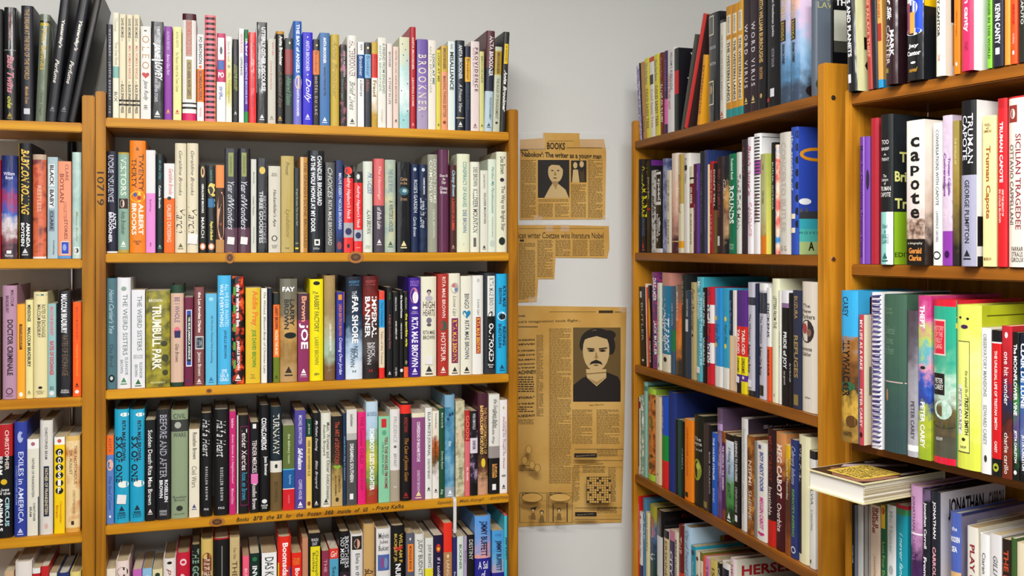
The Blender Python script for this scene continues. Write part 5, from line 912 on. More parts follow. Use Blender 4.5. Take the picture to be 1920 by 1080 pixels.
T3 = '''
1574 1606 546 S-.034 h D.15 | ^3aa4d8,48a0cc,9a6a34,7a4c20,3a2c1c,c8a040,8a6a30 | # 0 .3 36a2d6 | T,.35,-.15 .04 .17 16202c CAREY | Tb,.45,-.1 .33 .7 1c1610 ILLYWHACKER | O .6 .66 2a6a48 .8 | O .82 .9 5a3c1c .6 .2 | H,.5 .93 .96 2a2010 HARPER | C 38a0d0 | Q .04 .2 141820 .2 .28 | Q .04 .2 141820 .34 .42 | Q .33 1 8a6230 0 1
1610 1620 591 S-.034 p D.12 | b0424c | T,.55 .04 .42 f4e4dc MY LIFE AS A FAKE | T,.5 .57 .86 f4e4dc PETER CAREY | O .9 .94 401018 .6 | C e4dcc4 | Q .4 .62 6a7a68 .1 .9
1633 1653 549 S-.034 p spiral | e8e8ec | # 0 1 b03040 0 .08 | Z .02 .98 50487a 30 .15 .85
1655 1697 553 S-.034 h m D.15 | ^3c5c4a,3c5c4a,38584a,34504a,30484a | H,.4,-.25 .08 .13 6a8468 Oscar/Carey | H,.5,-.2 .2 .38 62806c Collected/Stories/of Peter | # .55 .557 c8b0a8 0 1 | O .6 .68 a87850 .1 -.3
1698 1720 583 S-.034 h g | ^4a4048,5c5660,8c8a92,a09ea6,98969e,b0aeb4 | # .92 .96 f0f0f0 | T,.3,.1 .62 .88 303038 PETER CAREY
1721 1745 555 S-.034 p g | ^c03878,d868a0,b8c858,58b0c0,e098a8,3058b8,283c90,a8b830,b8c038,98b028 | Tb,.4,-.15 .06 .2 f8f8f8 THEFT | O .43 .45 201820 .4 -.1 | Tb,.36,-.12 .65 .93 f8f8f0 PETER CAREY
1747 1790 563 S-.034 h g D.15 | ^2aa284,2aa284,30a084,5ab090,c0d8c8,6a5a30,4a4438,505040 | # 0 .04 d01c34 | # .96 1 d81c38 | # .12 .34 e0c8b8 .02 .62 | # .13 .33 d0203c .06 .58 | H,.45,-.18 .16 .3 e8b0a8 HISTORY/OF THE/KELLY/GANG | # .45 .58 121212 .05 .58 | H,.42,-.18 .48 .55 e8e8e0 PETER/CAREY | O .61 .73 ~d0e4d8,a8ccb8,d8ece0;60 .78 | O .74 .78 ~1c2410,4a5020,6a4a20;90 .95 | H,.3,-.15 .84 .86 e0e0d8 KNOPF | C 38a888 | Q 0 .04 c81c34 0 1 | K .1 .17 e8e068 .02 .4 T/H
1791 1838 573 S-.034 h g D.15 | ^dce860,e6ee90,e4ea78,d8e050 | O .07 .085 1c1420 .12 -.3 | O .075 .09 1c1420 .12 .02 | O .12 .145 401850 .3 -.12 | # .22 .9 20241a .08 .6 | # .225 .895 e6ee80 .1 .58 | # .49 .79 e8e8e8 .12 .28 | T,.15,-.3 .51 .77 20242c PETER CAREY | T,.13,-.02 .4 .56 30341c the unusual life of | Tb,.16,-.02 .56 .79 20241a TRISTAN SMITH | O .81 .83 2a2e1c .15 -.15 | H,.25,-.16 .86 .875 20241a KNOPF | C bcc828 | Q .06 .065 303410 .1 1 | Q .13 .135 303410 .1 1 | E .09 .12 1c1c10 .7 .9
1839 1857.5 616 S-.034 p | e5e5e1 | T,.36,-.05 .04 .47 7a7e88 OBSERVATORY MANSIONS | T,.36,-.05 .53 .8 8a8e90 EDWARD CAREY | O .87 .92 3a3a28 .3
1858.5 1876.5 620 S-.034 p | ca1a1e | # 0 .08 121214 | # .08 .09 e8e0e0 | # .88 1 141412 | Tb,.3,.0 .14 .68 f4dcd8 THE UNUSUAL LIFE OF TRISTAN SMITH | Tb,.28 .76 .84 f4dcd8 CAREY | O .91 .97 a8b030 .6 | O .93 .95 141412 .3
1877.5 1897 612 S-.034 p | ^b82430,a82028,8a1a2c,20284a,3a2020,7a2c20,6a2818 | O .04 .08 f0e0e0 .3 | T,.45,.0 .17 .52 f4e8e8 one hit wonder | T,.4,.0 .7 .97 ecdcd4 charlie carillo
1898 1910 624 S-.034 p | ^141414,141818,183018,3a7a38,58407a,2a5a34,121212 | Tb,.55 .08 .56 f0f0f0 The MOONFLOWER VINE | Tb,.5 .66 .88 f0f0f0 JETTA CARLETON | O .93 .96 e8e8e8 .5
1911 1926 628 S-.034 p | ^141c2c,1c5aa0,2a68b0,4a5a90,6a7ab0,121212 | Tb,.6 .06 .5 f0f4f8 CLAIR DE LUNE | Tb,.5 .68 .92 f0f0f0 JETTA CARLETON
'''
T4 = '''
1594 1601 946 p S.002 | 151517 | T,.4 .25 .7 d0d0d0 DOWNED CHIEF
1601.5 1607 948 p S.002 | 6a7484
1607.5 1618 948 p S.002 | cfcfcd
1618.5 1630 948 p S.002 | a4a09c | # 0 1 4a4a4a .1 .2 | # 0 1 4a4a4a .8 .9
1630.5 1650 948 p S.002 | e2cbb4 | Tb,.28,.2 .02 .2 7a2028 INK II | Tb,.28,-.1 .02 .25 7a2028 GREENE | Ti,.3 .35 .9 a88868 Jonathan & Co.
1650.5 1662 948 p S.002 | 1b5c3a | # 0 .2 e8b828 .1 .8 | O .02 .08 c83020 .5 | T,.5 .25 .9 a8c068 Lost Four Dogs Sweet
1662.5 1679 948 p S.002 | e0e1e1 | T,.4 .05 .4 a8b8b0 Mo Hunter | O .5 .58 b0b0b0 .5
1679.5 1701 948 p S.002 | 1a92a4 | # 0 .03 a82030 | # .03 .08 3a8a58 | Ti,.3 .15 .9 b8e8ec i never fancied him
1705 1726.5 912 h S-.004 D.13 | ^c092ba,c898c0,a878a0,3a2048,4a2860,8a4878,b85890 | # .31 .32 f0e8f0 | Tb,.28,-.12 .06 .3 7a4a78 JONATHAN | Tb,.28,-.12 .32 .5 8a5a98 CARROLL | Tw,.4 .6 1 f0e8f4 AFTER
1727.5 1743 918 h S-.002 D.13 | ~22262e,1a1c24,6a5878;40 | Tb,.45,-.1 .08 .4 f0f0f0 Jonathan Carroll | Tb,.45,-.1 .44 .9 f0f0f0 From the Teeth of
1744 1762 923 h S-.004 D.15 | 20242e | Tb,.38,-.05 .05 .32 f0e8ec JONATHAN | Tb,.38,-.05 .36 .6 e8a8b0 CARROLL · | Til,.6 .64 .95 f0f0f0 Outside | C d4d0d8 | Kb .05 .19 141418 .13 .66 JONATHAN | Kb .05 .18 4a3a38 .74 .99 CARROLL
1780 1800.5 962 h g S-.002 D.15 | 4c62b2 | # .42 1 d8b07a | Ti,.4,.0 .6 .6 ffffff the | H,.5 .1 .13 e8ecf8 the | Hb,.85 .17 .21 f4f4f8 WOODEN | Hb,.5 .24 .28 f4f4f8 SEA | Tb,.5 .5 .9 1c1814 JONATHAN | C 8a84a0 | Q 0 .02 30386a 0 1 | Q .07 1 b8b0a8 .25 1
1813 1833.5 989 p S-.002 D.12 | e1ddd1 | Tb,.45,.0 .06 .7 8a2430 PLAY DATES | C d8d0b8
1834.5 1855 1003 h S-.001 | e9e7e5 | T,.3,.0 .14 .5 2a2a2c Ciaran Carson | # .55 .7 8a5aa0 .2 .8
1856 1877.5 1003 p S-.002 | dddada | Ti,.4,.0 .16 .7 4a4a50 GILLIGAN'S WAKE
1878.5 1894.5 1012 p S-.002 | 2a1c16 | Tb,.6 .08 .6 b84828 THE PASSION
1895 1905 1010 p S-.002 | 3a5a2c | Tb,.6 .3 .8 101810 SAVANA
1906 1926 1020 p S-.002 | e0d4b4
'''
# ------------------------------------------------------------------ the room
def slab(name, pts, z0, z1, m):
    mb = MB(); n = len(pts)
    mb.add([(x, y, z0) for x, y in pts]+[(x, y, z1) for x, y in pts],
           [tuple(range(n))[::-1], tuple(range(n, 2*n))]+[(i, (i+1) % n, n+(i+1) % n, n+i) for i in range(n)], m)
    o = mb.build(name); o['kind'] = 'structure'; return o
UD = .185                                    # depth of the bookcases
def wline(u, t, off): p = u.pos(t, off); return (p.x, p.y)
def wall(name, unit, t0, t1, off, th=.1, m=WALL):
    return slab(name, [wline(unit, t0, off), wline(unit, t1, off), wline(unit, t1, off+th), wline(unit, t0, off+th)], 0, EYE+1.1, m)
WOFF = .215
# where the back wall meets the wall behind the corner bookcase
def meet(a, oa, b_, ob):
    A = a.P0+a.n*oa; B = b_.P0+b_.n*ob; d = B-A
    det = a.u.x*(-b_.u.y)+b_.u.x*a.u.y
    return (d.x*(-b_.u.y)+b_.u.x*d.y)/det, (a.u.x*d.y-a.u.y*d.x)/det
tb, tr = meet(MID, WOFF, COR, .40)
wall('wall_back', MID, -2.2, tb+.1, WOFF)
wall('wall_right', COR, tr, .78, .40)
wall('wall_side', RIG, meet(COR, .40, RIG, .30)[1], 2.0, .30)
WCL = plaster('ceiling_paint', 'd8d6d2')
fm, fb = base_mat('grey_carpet', .9); fb.inputs['Base Color'].default_value = lin('6a625a'); wrinkle(fm, fb, 300, .5)
slab('floor', [(-3.2, -2.5), (2.2, -2.5), (2.2, 3.2), (-3.2, 3.2)], -.05, 0, fm)
slab('ceiling', [(-3.2, -2.5), (2.2, -2.5), (2.2, 3.2), (-3.2, 3.2)], EYE+1.1, EYE+1.15, WCL)

# ------------------------------------------------------------------ bookcases
INK = flat('2a1c0e', .7)
def knot(mb, t, z, rx, rz, side='front'):
    k = 16
    for s, c, e in ((1.6, 'a8681c', .0002), (1, '4a2c12', .0004), (.5, '6e441c', .0006)):
        mb.add([(t+rx*s*math.cos(6.2832*i/k), -e, z+rz*s*math.sin(6.2832*i/k)) for i in range(k)], [tuple(range(k))], flat(c, .5))
def words_on(mb, s, t0, z0, h, L, m, flags='i', rot=False):
    V, Fc, asp = text_shape(s, flags)
    if rot: mb.add([(t0+q[1]*h, 0, z0-q[0]*L) for q in V], Fc, m)
    else: mb.add([(t0+q[0]*L, 0, z0+q[1]*h) for q in V], Fc, m)
def bookcase(unit, tA, tB, pw0, pw1, zs, top, label, mx, mz, back=None, th=.019, knots={}, lipped=True):
    root = thing('bookcase', label, 'bookcase', unit.pos(tA, 0, -EYE), unit.M)
    out = {}
    W = tB-tA
    for k, (a, b_) in enumerate(((0, pw0), (W-pw1, W))):
        mb = MB(); mb.box((a, 0, 0), (b_, UD, EYE+top), mz); out['side%d' % k] = mb.build('side_panel', root, bevel=.0022)
    for i, z in enumerate(zs):
        mb = MB(); mb.box((pw0+.0002, .0008, EYE+z-th), (W-pw1-.0002, UD-.002, EYE+z), mx)
        o = mb.build('shelf', root, bevel=.0018)
        if i in knots:
            for t, rx, rz in knots[i]:
                kb = MB(); knot(kb, t, EYE+z-th/2, rx, rz)
                ob = kb.build('wood_knot', o); ob['label'] = 'dark brown knot in the front edge of the shelf'
        out['shelf%d' % i] = o
    mb = MB(); mb.box((pw0, .012, 0), (W-pw1, .03, .07), mx); mb.build('kick_board', root)
    if back:
        mb = MB(); n = 6; w_ = (W-pw0-pw1)/n
        for i in range(n): mb.box((pw0+w_*i+.0006, UD-.0015, .0), (pw0+w_*(i+1)-.0006, UD+.008, EYE+max(zs)), back)
        mb.build('back_panel', root)
    return root, out
tx = lambda u, x, o=0: u.at(x, o)[0]
Z = [.2556, -.0135, -.2850, -.5538, -.825, -1.09, -1.36]
ZL = [.2433, -.0246, -.2967, -.5647, -.834, -1.10, -1.36]
ZR = [.2555, -.0150, -.2870, -.5530, -.825, -1.09, -1.36]
ZT = [v*RK for v in (.2550, -.0295, -.3190, -.6050, -.89, -1.17, -1.40)]
m0, m1 = tx(MID, 179), tx(MID, 972)
mid, MO = bookcase(MID, m0, m1, tx(MID, 198)-m0, m1-tx(MID, 954.5), Z, .307,
    'middle pine bookcase against the back wall, number written on its left upright', WX, WZ,
    knots={1: [(tx(MID, 431)-m0, .006, .0075), (tx(MID, 667)-m0, .011, .008)], 3: [(tx(MID, 407)-m0, .010, .006), ], 2: [(tx(MID, 392)-m0, .004, .003)]})
MID.tmin = tx(MID, 198)+.0006; MID.tmax = tx(MID, 954.5)-.0006
l0, l1 = tx(LEF, -420), tx(LEF, 177.5)
lef, LO = bookcase(LEF, l0, l1, .022, l1-tx(LEF, 153.5), ZL, .298,
    'left pine bookcase cut off by the photo edge, beside the middle bookcase', WX, WZ)
LEF.tmax = tx(LEF, 153.5)-.0006
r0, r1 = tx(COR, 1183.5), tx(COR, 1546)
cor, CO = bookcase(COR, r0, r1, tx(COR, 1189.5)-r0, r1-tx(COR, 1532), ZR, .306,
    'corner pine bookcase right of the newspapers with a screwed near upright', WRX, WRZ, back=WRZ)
COR.tmin = tx(COR, 1189.5)+.0006; COR.tmax = tx(COR, 1532)-.0008
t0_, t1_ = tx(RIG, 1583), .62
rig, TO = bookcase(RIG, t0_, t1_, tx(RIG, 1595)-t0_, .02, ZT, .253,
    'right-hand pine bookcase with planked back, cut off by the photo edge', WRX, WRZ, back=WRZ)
RIG.tmin = tx(RIG, 1595)+.0006
# pen writing on the shelf edge and on the upright
mb = MB(); PEN = flat('2a1a0a', .6)
def pen(s, xa, xb, dz, h=.0085, m=PEN):
    a, b_ = tx(MID, xa)-m0, tx(MID, xb)-m0
    words_on(mb, s, a, EYE+Z[3]-.0165+dz, h, b_-a, m, 'i')
for s, a, b_ in (('Books', 443, 467), ('are', 475, 492), ('the', 500, 514), ('ax', 519, 530), ('for', 536, 547), ('the', 556, 568), ('frozen', 576, 602), ('sea', 609, 625), ('inside', 632, 658), ('of', 665, 675), ('us', 681, 690)): pen(s, a, b_, .004)
pen('- Franz Kafka', 698, 757, .005)
o = mb.build('handwriting', MO['shelf3']); o['label'] = 'dark pen sentence on the shelf edge'; o.location = (0, -.0004, 0)
mb = MB()
F2 = flat('7a5222', .6)
pen('Especially', 820, 848, .005, m=F2); pen('Mein Kampf', 861, 908, .005, m=F2); pen('- anonymous', 915, 953, .005, m=F2)
o = mb.build('handwriting', MO['shelf3']); o['label'] = 'faded pen words at the right end'; o.location = (0, -.0004, 0)
mb = MB(); h = tx(MID, 195)-tx(MID, 182)
words_on(mb, '10719', tx(MID, 182)-m0, EYE+(HY-322)/F*1.895, h, (385-322)/F*1.895, PEN, '', rot=True)
o = mb.build('handwriting', MO['side0']); o['label'] = 'black marker number on the upright'; o.location = (0, -.0004, 0)
# screws in the near upright of the corner bookcase: they sit in its outer side
for z, m_ in (((HY-183)/F*1.6, flat('2a1c10', .5)), ((HY-486)/F*1.6, STEEL)):
    bm = bmesh.new(); bmesh.ops.create_cone(bm, cap_ends=True, segments=16, radius1=.0045, radius2=.0035, depth=.0016)
    me = bpy.data.meshes.new('screw_head'); bm.to_mesh(me); bm.free(); me.materials.append(m_)
    o = bpy.data.objects.new('screw_head', me); COL.objects.link(o); o.parent = CO['side1']
    o.location = (r1-r0+.0006, .017, EYE+z); o.rotation_euler = (0, math.pi/2, 0)

# ------------------------------------------------------------------ rows
ROWS = (
    (MID, Z[0], 'top shelf of middle bookcase', M1), (MID, Z[1], 'second shelf of middle bookcase', M2),
    (MID, Z[2], 'third shelf of middle bookcase', M3), (MID, Z[3], 'fourth shelf of middle bookcase', M4),
    (MID, Z[4], 'bottom visible row of middle bookcase', M5),
    (LEF, ZL[0], 'top shelf of left bookcase', L1), (LEF, ZL[1], 'second shelf of left bookcase', L2),
    (LEF, ZL[2], 'third shelf of left bookcase', L3), (LEF, ZL[3], 'fourth shelf of left bookcase', L4),
    (LEF, ZL[4], 'bottom visible row of left bookcase', L5),
    (COR, ZR[0], 'top shelf of corner bookcase', R1), (COR, ZR[1], 'second shelf of corner bookcase', R2),
    (COR, ZR[2], 'third shelf of corner bookcase', R3), (COR, ZR[3], 'fourth shelf of corner bookcase', R4),
    (COR, ZR[4], 'bottom visible row of corner bookcase', R5),
    (RIG, ZT[0], 'top shelf of right-hand bookcase', T1), (RIG, ZT[1], 'second shelf of right-hand bookcase', T2),
    (RIG, ZT[2], 'third shelf of right-hand bookcase', T3), (RIG, ZT[3], 'bottom row of right-hand bookcase', T4))
for u, z, nm, d in ROWS: measure(u, z, d)
CUT = sorted(BIG)[-299]
for u, z, nm, d in ROWS:
    shelf_row(u, z, nm, d)
o = REST.build('books', smooth=True); tag(o, 'the smallest and narrowest remaining books, mostly far corner ends and cropped bottom rows', 'books'); o['kind'] = 'stuff'

# ------------------------------------------------------------------ book lying flat on the bottom row
def lying():
    c = Vector((.533, 1.45))*RK; zb = -.3905*RK; c += -RIG.u*.003; Wd, Ln, Th = .107, .175, .031
    root = thing('book', 'thick hardcover with yellow square on cover, lying flat across upright books', 'book',
                 (c.x, c.y, EYE+zb), Matrix(((RIG.n.x, -RIG.u.x, 0, 0), (RIG.n.y, -RIG.u.y, 0, 0), (0, 0, 1, 0), (0, 0, 0, 1))))
    # local x into the bookcase, y away from the camera
    bd = .0024
    cb = MB(); cm = flat('e6dcae', .4); blk = cover_mat('~1a1412,2a1c18,120e10;25', .2, '')
    cb.box((-.003, -.003, 0), (Ln, Wd, bd), cm); cb.box((Ln-.003, -.003, bd), (Ln, Wd, Th-bd), cm)
    cb.box((-.003, -.003, Th-bd), (Ln, Wd, Th-.0003), cm)
    def top(pts, h, e): cb.add([(x*Ln, y*Wd, Th-.0003+e) for x, y in pts], [tuple(range(len(pts)))], flat(h, .35))
    cb.add([(-.001, -.001, Th-.0001), (Ln, -.001, Th-.0001), (Ln, Wd-.002, Th-.0001), (-.001, Wd-.002, Th-.0001)], [(0, 1, 2, 3)], blk)
    top([(.0, .1), (.12, .02), (.4, .0), (.5, .06), (.1, .2), (.04, .5), (.0, .55)], '9a6a54', .0004)
    top([(.0, .55), (.05, .4), (.3, .8), (.2, .9)], '7a5648', .0005)
    top([(.3, .85), (.45, .75), (.85, .4), (.9, .5), (.6, .8), (.4, .95)], 'b0a0a0', .0005)
    top([(.5, .06), (.8, .05), (.85, .12), (.55, .14)], 'b8aca8', .0005)
    top([(.6, .85), (.7, .8), (.75, .9), (.65, .93)], 'd0ccd0', .0007)
    top([(.08, .14), (.55, .1), (.55, .78), (.08, .78)], 'd8b850', .0008)
    rnd = random.Random(3); ink = flat('2a2010', .5)
    for i in range(9):
        x = .11+.047*i
        V, Fc, asp = text_shape(['THE VOICE', 'OF LOVE', 'AND OTHER', 'Stories', 'Collected', 'and edited', 'in one', 'volume', 'by hand'][i], 'i')
        yy0 = .2 if i % 2 else .17; yy1 = .72
        cb.add([((x+q[1]*.032)*Ln, (yy1-(yy1-yy0)*q[0])*Wd, Th+.0008) for q in V], Fc, ink)
    cb.build('cover', root)
    pb = MB(); pb.box((.0008, .0008, bd+.0001), (Ln-.0035, Wd-.002, Th-bd-.0001), flat('e8e4dc', .7))
    # deckled fore edge: many uneven sheets on the camera side
    z = bd+.0004
    while z < Th-bd-.001:
        q = rnd.uniform(.0006, .0022); hgt = rnd.uniform(.0006, .0012)
        pb.box((.001, -q, z), (Ln-.004, .001, min(z+hgt, Th-bd-.0002)), flat(rnd.choice(['ece6d4', 'd8ccb0', 'e2dac4', 'c8b894']), .8)); z += hgt+.0003
    pb.build('page_block', root)
lying()

# ------------------------------------------------------------------ newspaper clippings taped to the back wall
PAPER = cover_mat('~c99a4a,d2a556,d8ae62;9', .2, 'm'); PINK = flat('3a2c14', .8); PMID = flat('7a6030', .8); PBLK = flat('1e1814', .6); PLIT = flat('cfb27c', .7)
def wxy(x, y, off=WOFF):
    t, d = MID.at(x, off); return t, (HY-y)/F*d
def clipping(name, label, outline, ox, oy):
    t0, z0 = wxy(ox, oy)
    root = thing(name, label, 'newspaper', MID.pos(t0, WOFF-.001, z0), MID.M, 'newspaper cuttings on the back wall')
    mb = MB()
    def L(x, y): t, z = wxy(x, y); return (t-t0, z-z0)
    P = [L(*p) for p in outline]; n = len(P)
    mb.add([(x, -.0008, z) for x, z in P]+[(x, .0004, z) for x, z in P], [tuple(range(n)), tuple(range(n, 2*n))[::-1]]+[(i, n+i, n+(i+1) % n, (i+1) % n) for i in range(n)], PAPER)
    lv = [0]
    def quad(x0, y0, x1, y1, m, e=None):
        lv[0] += 1; e = e or .0010+.00002*lv[0]
        q = [L(x0, y1), L(x1, y1), L(x1, y0), L(x0, y0)]
        mb.add([(x, -e, z) for x, z in q], [(0, 1, 2, 3)], m)
    def pol(pts, m):
        lv[0] += 1; e = .0010+.00002*lv[0]
        mb.add([(lambda q: (q[0], -e, q[1]))(L(*p)) for p in pts], [tuple(range(len(pts)))], m)
    def ell(cx_, cy_, rx, ry, m, a0=0, a1=6.2832, k=20):
        pol([(cx_+rx*math.cos(a0+(a1-a0)*i/k), cy_+ry*math.sin(a0+(a1-a0)*i/k)) for i in range(k)], m)
    def words(s, x0, y0, x1, y1, m, fl=''):
        V, Fc, asp = text_shape(s, fl)
        a = L(x0, y1); b_ = L(x1, y0)
        mb.add([(a[0]+(b_[0]-a[0])*q[0], -.0014-.00002*lv[0], a[1]+(b_[1]-a[1])*q[1]) for q in V], Fc, m)
    rn = random.Random(int(ox+oy))
    def column(x0, y0, x1, y1, m=PMID, pitch=2.6):
        y = y0
        while y < y1-1:
            x = x0; end = x1 if rn.random() > .14 else x0+(x1-x0)*rn.uniform(.3, .9)
            while x < end-1.5:
                wd = min(rn.uniform(2.5, 9), end-x); quad(x, y, x+wd, y+pitch*.5, m, .0011); x += wd+1.1
            y += pitch
    return root, mb, quad, pol, ell, words, column
def tape(root, ox, oy, pts):
    t0, z0 = wxy(ox, oy)
    for (x0, y0, x1, y1) in pts:
        mb = MB(); a = wxy(x0, y1); b_ = wxy(x1, y0); rn = random.Random(int(x0)); k = 7
        V = []; Fs = []
        for i in range(k+1):
            for j in range(4):
                V.append((a[0]-t0+(b_[0]-a[0])*i/k, -.0032-rn.uniform(0, .0016), a[1]-z0+(b_[1]-a[1])*j/3))
        for i in range(k):
            for j in range(3): Fs.append((i*4+j, (i+1)*4+j, (i+1)*4+j+1, i*4+j+1))
        mb.add(V, Fs, TAPE); o = mb.build('clear_tape', root, smooth=True); o['label'] = 'crinkled clear sticky tape'
# 1: the top cutting
root, mb, quad, pol, ell, words, column = clipping('newspaper_clipping', 'topmost yellowed newspaper cutting on back wall with portrait photo under a BOOKS heading',
    [(975, 262), (1018, 259), (1018, 249), (1086, 250), (1086, 261), (1132, 261), (1136, 285), (1134, 411), (974, 412)], 975, 412)
words('BOOKS', 1025, 268, 1059, 280, PINK, 'b'); quad(975, 279, 1022, 280, PINK); quad(1062, 277, 1128, 278, PINK); quad(1026, 264, 1075, 265, PMID); quad(975, 281, 990, 283, PINK)
words("'Nabokov': The writer as a young man", 976, 288, 1127, 297, PINK, 'b')
quad(1008, 300, 1067, 371, PBLK); ell(1041, 322, 14, 21, PLIT); pol([(1027, 314), (1030, 302), (1044, 300), (1053, 308), (1055, 318), (1048, 310), (1034, 309)], PBLK)
pol([(1020, 371), (1030, 352), (1038, 340), (1048, 346), (1060, 356), (1066, 371)], PLIT); pol([(1033, 340), (1047, 340), (1042, 356)], flat('a88a54'))
ell(1035, 320, 2.5, 1.2, PBLK, k=8); ell(1046, 320, 2.5, 1.2, PBLK, k=8); ell(1040, 334, 4, 1, PBLK, k=8); pol([(1040, 320), (1043, 329), (1038, 329)], flat('9a7a44'))
quad(1070, 301, 1099, 342, PBLK); ell(1078, 310, 4, 6, PLIT); ell(1090, 308, 4, 6, PLIT); pol([(1072, 342), (1074, 318), (1083, 318), (1086, 342)], PLIT); pol([(1087, 342), (1086, 316), (1090, 324), (1094, 316), (1096, 342)], flat('4a3a20'))
column(976, 300, 1004, 409); column(1009, 374, 1066, 378); column(1009, 382, 1036, 409); column(1040, 382, 1066, 409); column(1070, 346, 1098, 409); column(1102, 300, 1129, 409)
mb.build('newsprint', root)
tape(root, 975, 412, [(972, 250, 1020, 280), (1086, 250, 1140, 276), (1128, 404, 1142, 424), (1000, 404, 1016, 422)])
# 2: the stepped cutting
root, mb, quad, pol, ell, words, column = clipping('newspaper_clipping', 'L-shaped yellowed newspaper cutting with stepped lower edge, second from top on wall',
    [(968, 422), (1060, 422), (1141, 424), (1142, 466), (1138, 484), (1041, 483), (1039, 523), (1009, 523), (1006, 566), (968, 567)], 968, 567)
words('African writer Coetzee wins literature Nobel', 958, 436, 1131, 447, PINK, '')
quad(972, 428, 1132, 429, PMID); quad(974, 449, 982, 453, PINK)
column(972, 456, 1003, 562); column(1007, 450, 1036, 519); column(1041, 450, 1069, 480); column(1073, 450, 1101, 480); column(1105, 450, 1132, 480)
mb.build('newsprint', root)
tape(root, 968, 567, [(1022, 416, 1036, 434), (1050, 418, 1066, 434), (990, 556, 1012, 570)])
# 3: the tall page
root, mb, quad, pol, ell, words, column = clipping('newspaper_page', 'tall yellowed newspaper page low on wall with large portrait of a dark-haired man',
    [(966, 573), (1050, 574), (1174, 576), (1170, 800), (1165, 979), (1080, 982), (966, 988)], 966, 988)
words("Poe's imagination took flight...", 966, 598, 1089, 607, PINK, ''); quad(966, 612, 1008, 613.5, PINK); words('books', 972, 590, 984, 594, PINK, 'b')
quad(1029, 584, 1116, 585, PMID); quad(1122, 582, 1149, 587, PINK); quad(1152, 584, 1165, 586, PMID)
# generic portrait: dark ground, pale face, dark hair, moustache, light neckcloth, dark coat
quad(1074, 614, 1163, 753, flat('6a5630')); 
pol([(1074, 753), (1074, 722), (1092, 708), (1112, 700), (1138, 698), (1158, 706), (1163, 716), (1163, 753)], PBLK)
ell(1119, 641, 32, 26, PBLK); ell(1145, 648, 8, 17, PBLK); ell(1140, 628, 14, 9, PBLK); ell(1092, 646, 6, 12, PBLK); ell(1117, 657, 25, 39, PLIT); pol([(1093, 638), (1100, 622), (1125, 617), (1146, 628), (1146, 648), (1138, 636), (1118, 630), (1102, 634)], PBLK)
ell(1108, 657, 7, 3, flat('7a6236'), k=10); ell(1129, 657, 7, 3, flat('7a6236'), k=10); ell(1108, 657.5, 4, 2, PBLK, k=10); ell(1129, 657.5, 4, 2, PBLK, k=10)
pol([(1100, 652), (1114, 653), (1114, 655), (1100, 654.5)], PBLK); pol([(1122, 653), (1138, 651), (1138, 653.5), (1122, 655)], PBLK)
pol([(1117, 657), (1121, 672), (1114, 672)], flat('a08248')); pol([(1104, 684), (1108, 678), (1117, 674), (1126, 678), (1130, 684), (1122, 681.5), (1112, 681.5)], PBLK); ell(1117, 684.5, 5, 1.3, flat('6a4c28'), k=10)
pol([(1098, 692), (1136, 692), (1136, 708), (1118, 724), (1100, 708)], PLIT); pol([(1098, 700), (1136, 697), (1136, 699), (1098, 702)], flat('8a6c3a')); pol([(1100, 707), (1118, 716), (1136, 705), (1118, 722)], flat('a88a54'))
words('Edgar Allan Poe', 1104, 757, 1131, 761, PINK, '')
for s, y in (('SOUNDING', 635), ('NEWS!', 643), ('MR CROSSED', 655), ('THREE DAYS!', 663), ('TRIUMPH', 672), ('MACK MASON\'S', 680), ('FLYING', 687)): words(s, 966, y, 1002, y+4.5, PINK, 'b')
words('MACHINE!!!', 966, 693, 1004, 702, PINK, 'b')
column(966, 706, 1001, 734, PINK, 4.4); words('ASTORIA."', 966, 742, 1001, 748, PINK, 'b'); words('TO THE BUD', 966, 754, 1001, 759, PINK, 'b'); words('HUZZA!!!', 966, 776, 1002, 782, PINK, 'b'); column(966, 762, 1000, 774, PINK, 4); column(966, 786, 1000, 796)
column(1005, 628, 1018, 782); column(1029, 616, 1070, 908); column(1072, 768, 1110, 832); column(1118, 768, 1161, 832)
quad(1071, 838, 1161, 839, PINK); quad(1070, 846, 1112, 854, PBLK); words('Quotation for today', 1073, 848, 1109, 852.5, PLIT, ''); column(1119, 843, 1157, 855)
quad(1070, 859, 1160, 860, PINK); words('Daily crossword puzzle', 1069, 864, 1124, 871, PINK, 'b')
column(1072, 876, 1086, 942); column(1140, 876, 1154, 940); column(1092, 874, 1134, 886)
quad(1092, 889, 1137, 938, PINK)
for i in range(10):
    for j in range(11):
        if (i*7+j*3+i*j) % 5: quad(1093+i*4.4, 890+j*4.35, 1093+i*4.4+3.6, 890+j*4.35+3.6, PAPER)
quad(1070, 946, 1158, 947, PINK); quad(1070, 954, 1110, 962, PBLK); words('Write for today', 1074, 956, 1104, 960.5, PLIT, ''); column(1119, 950, 1156, 964); quad(1070, 967, 1155, 968, PINK)
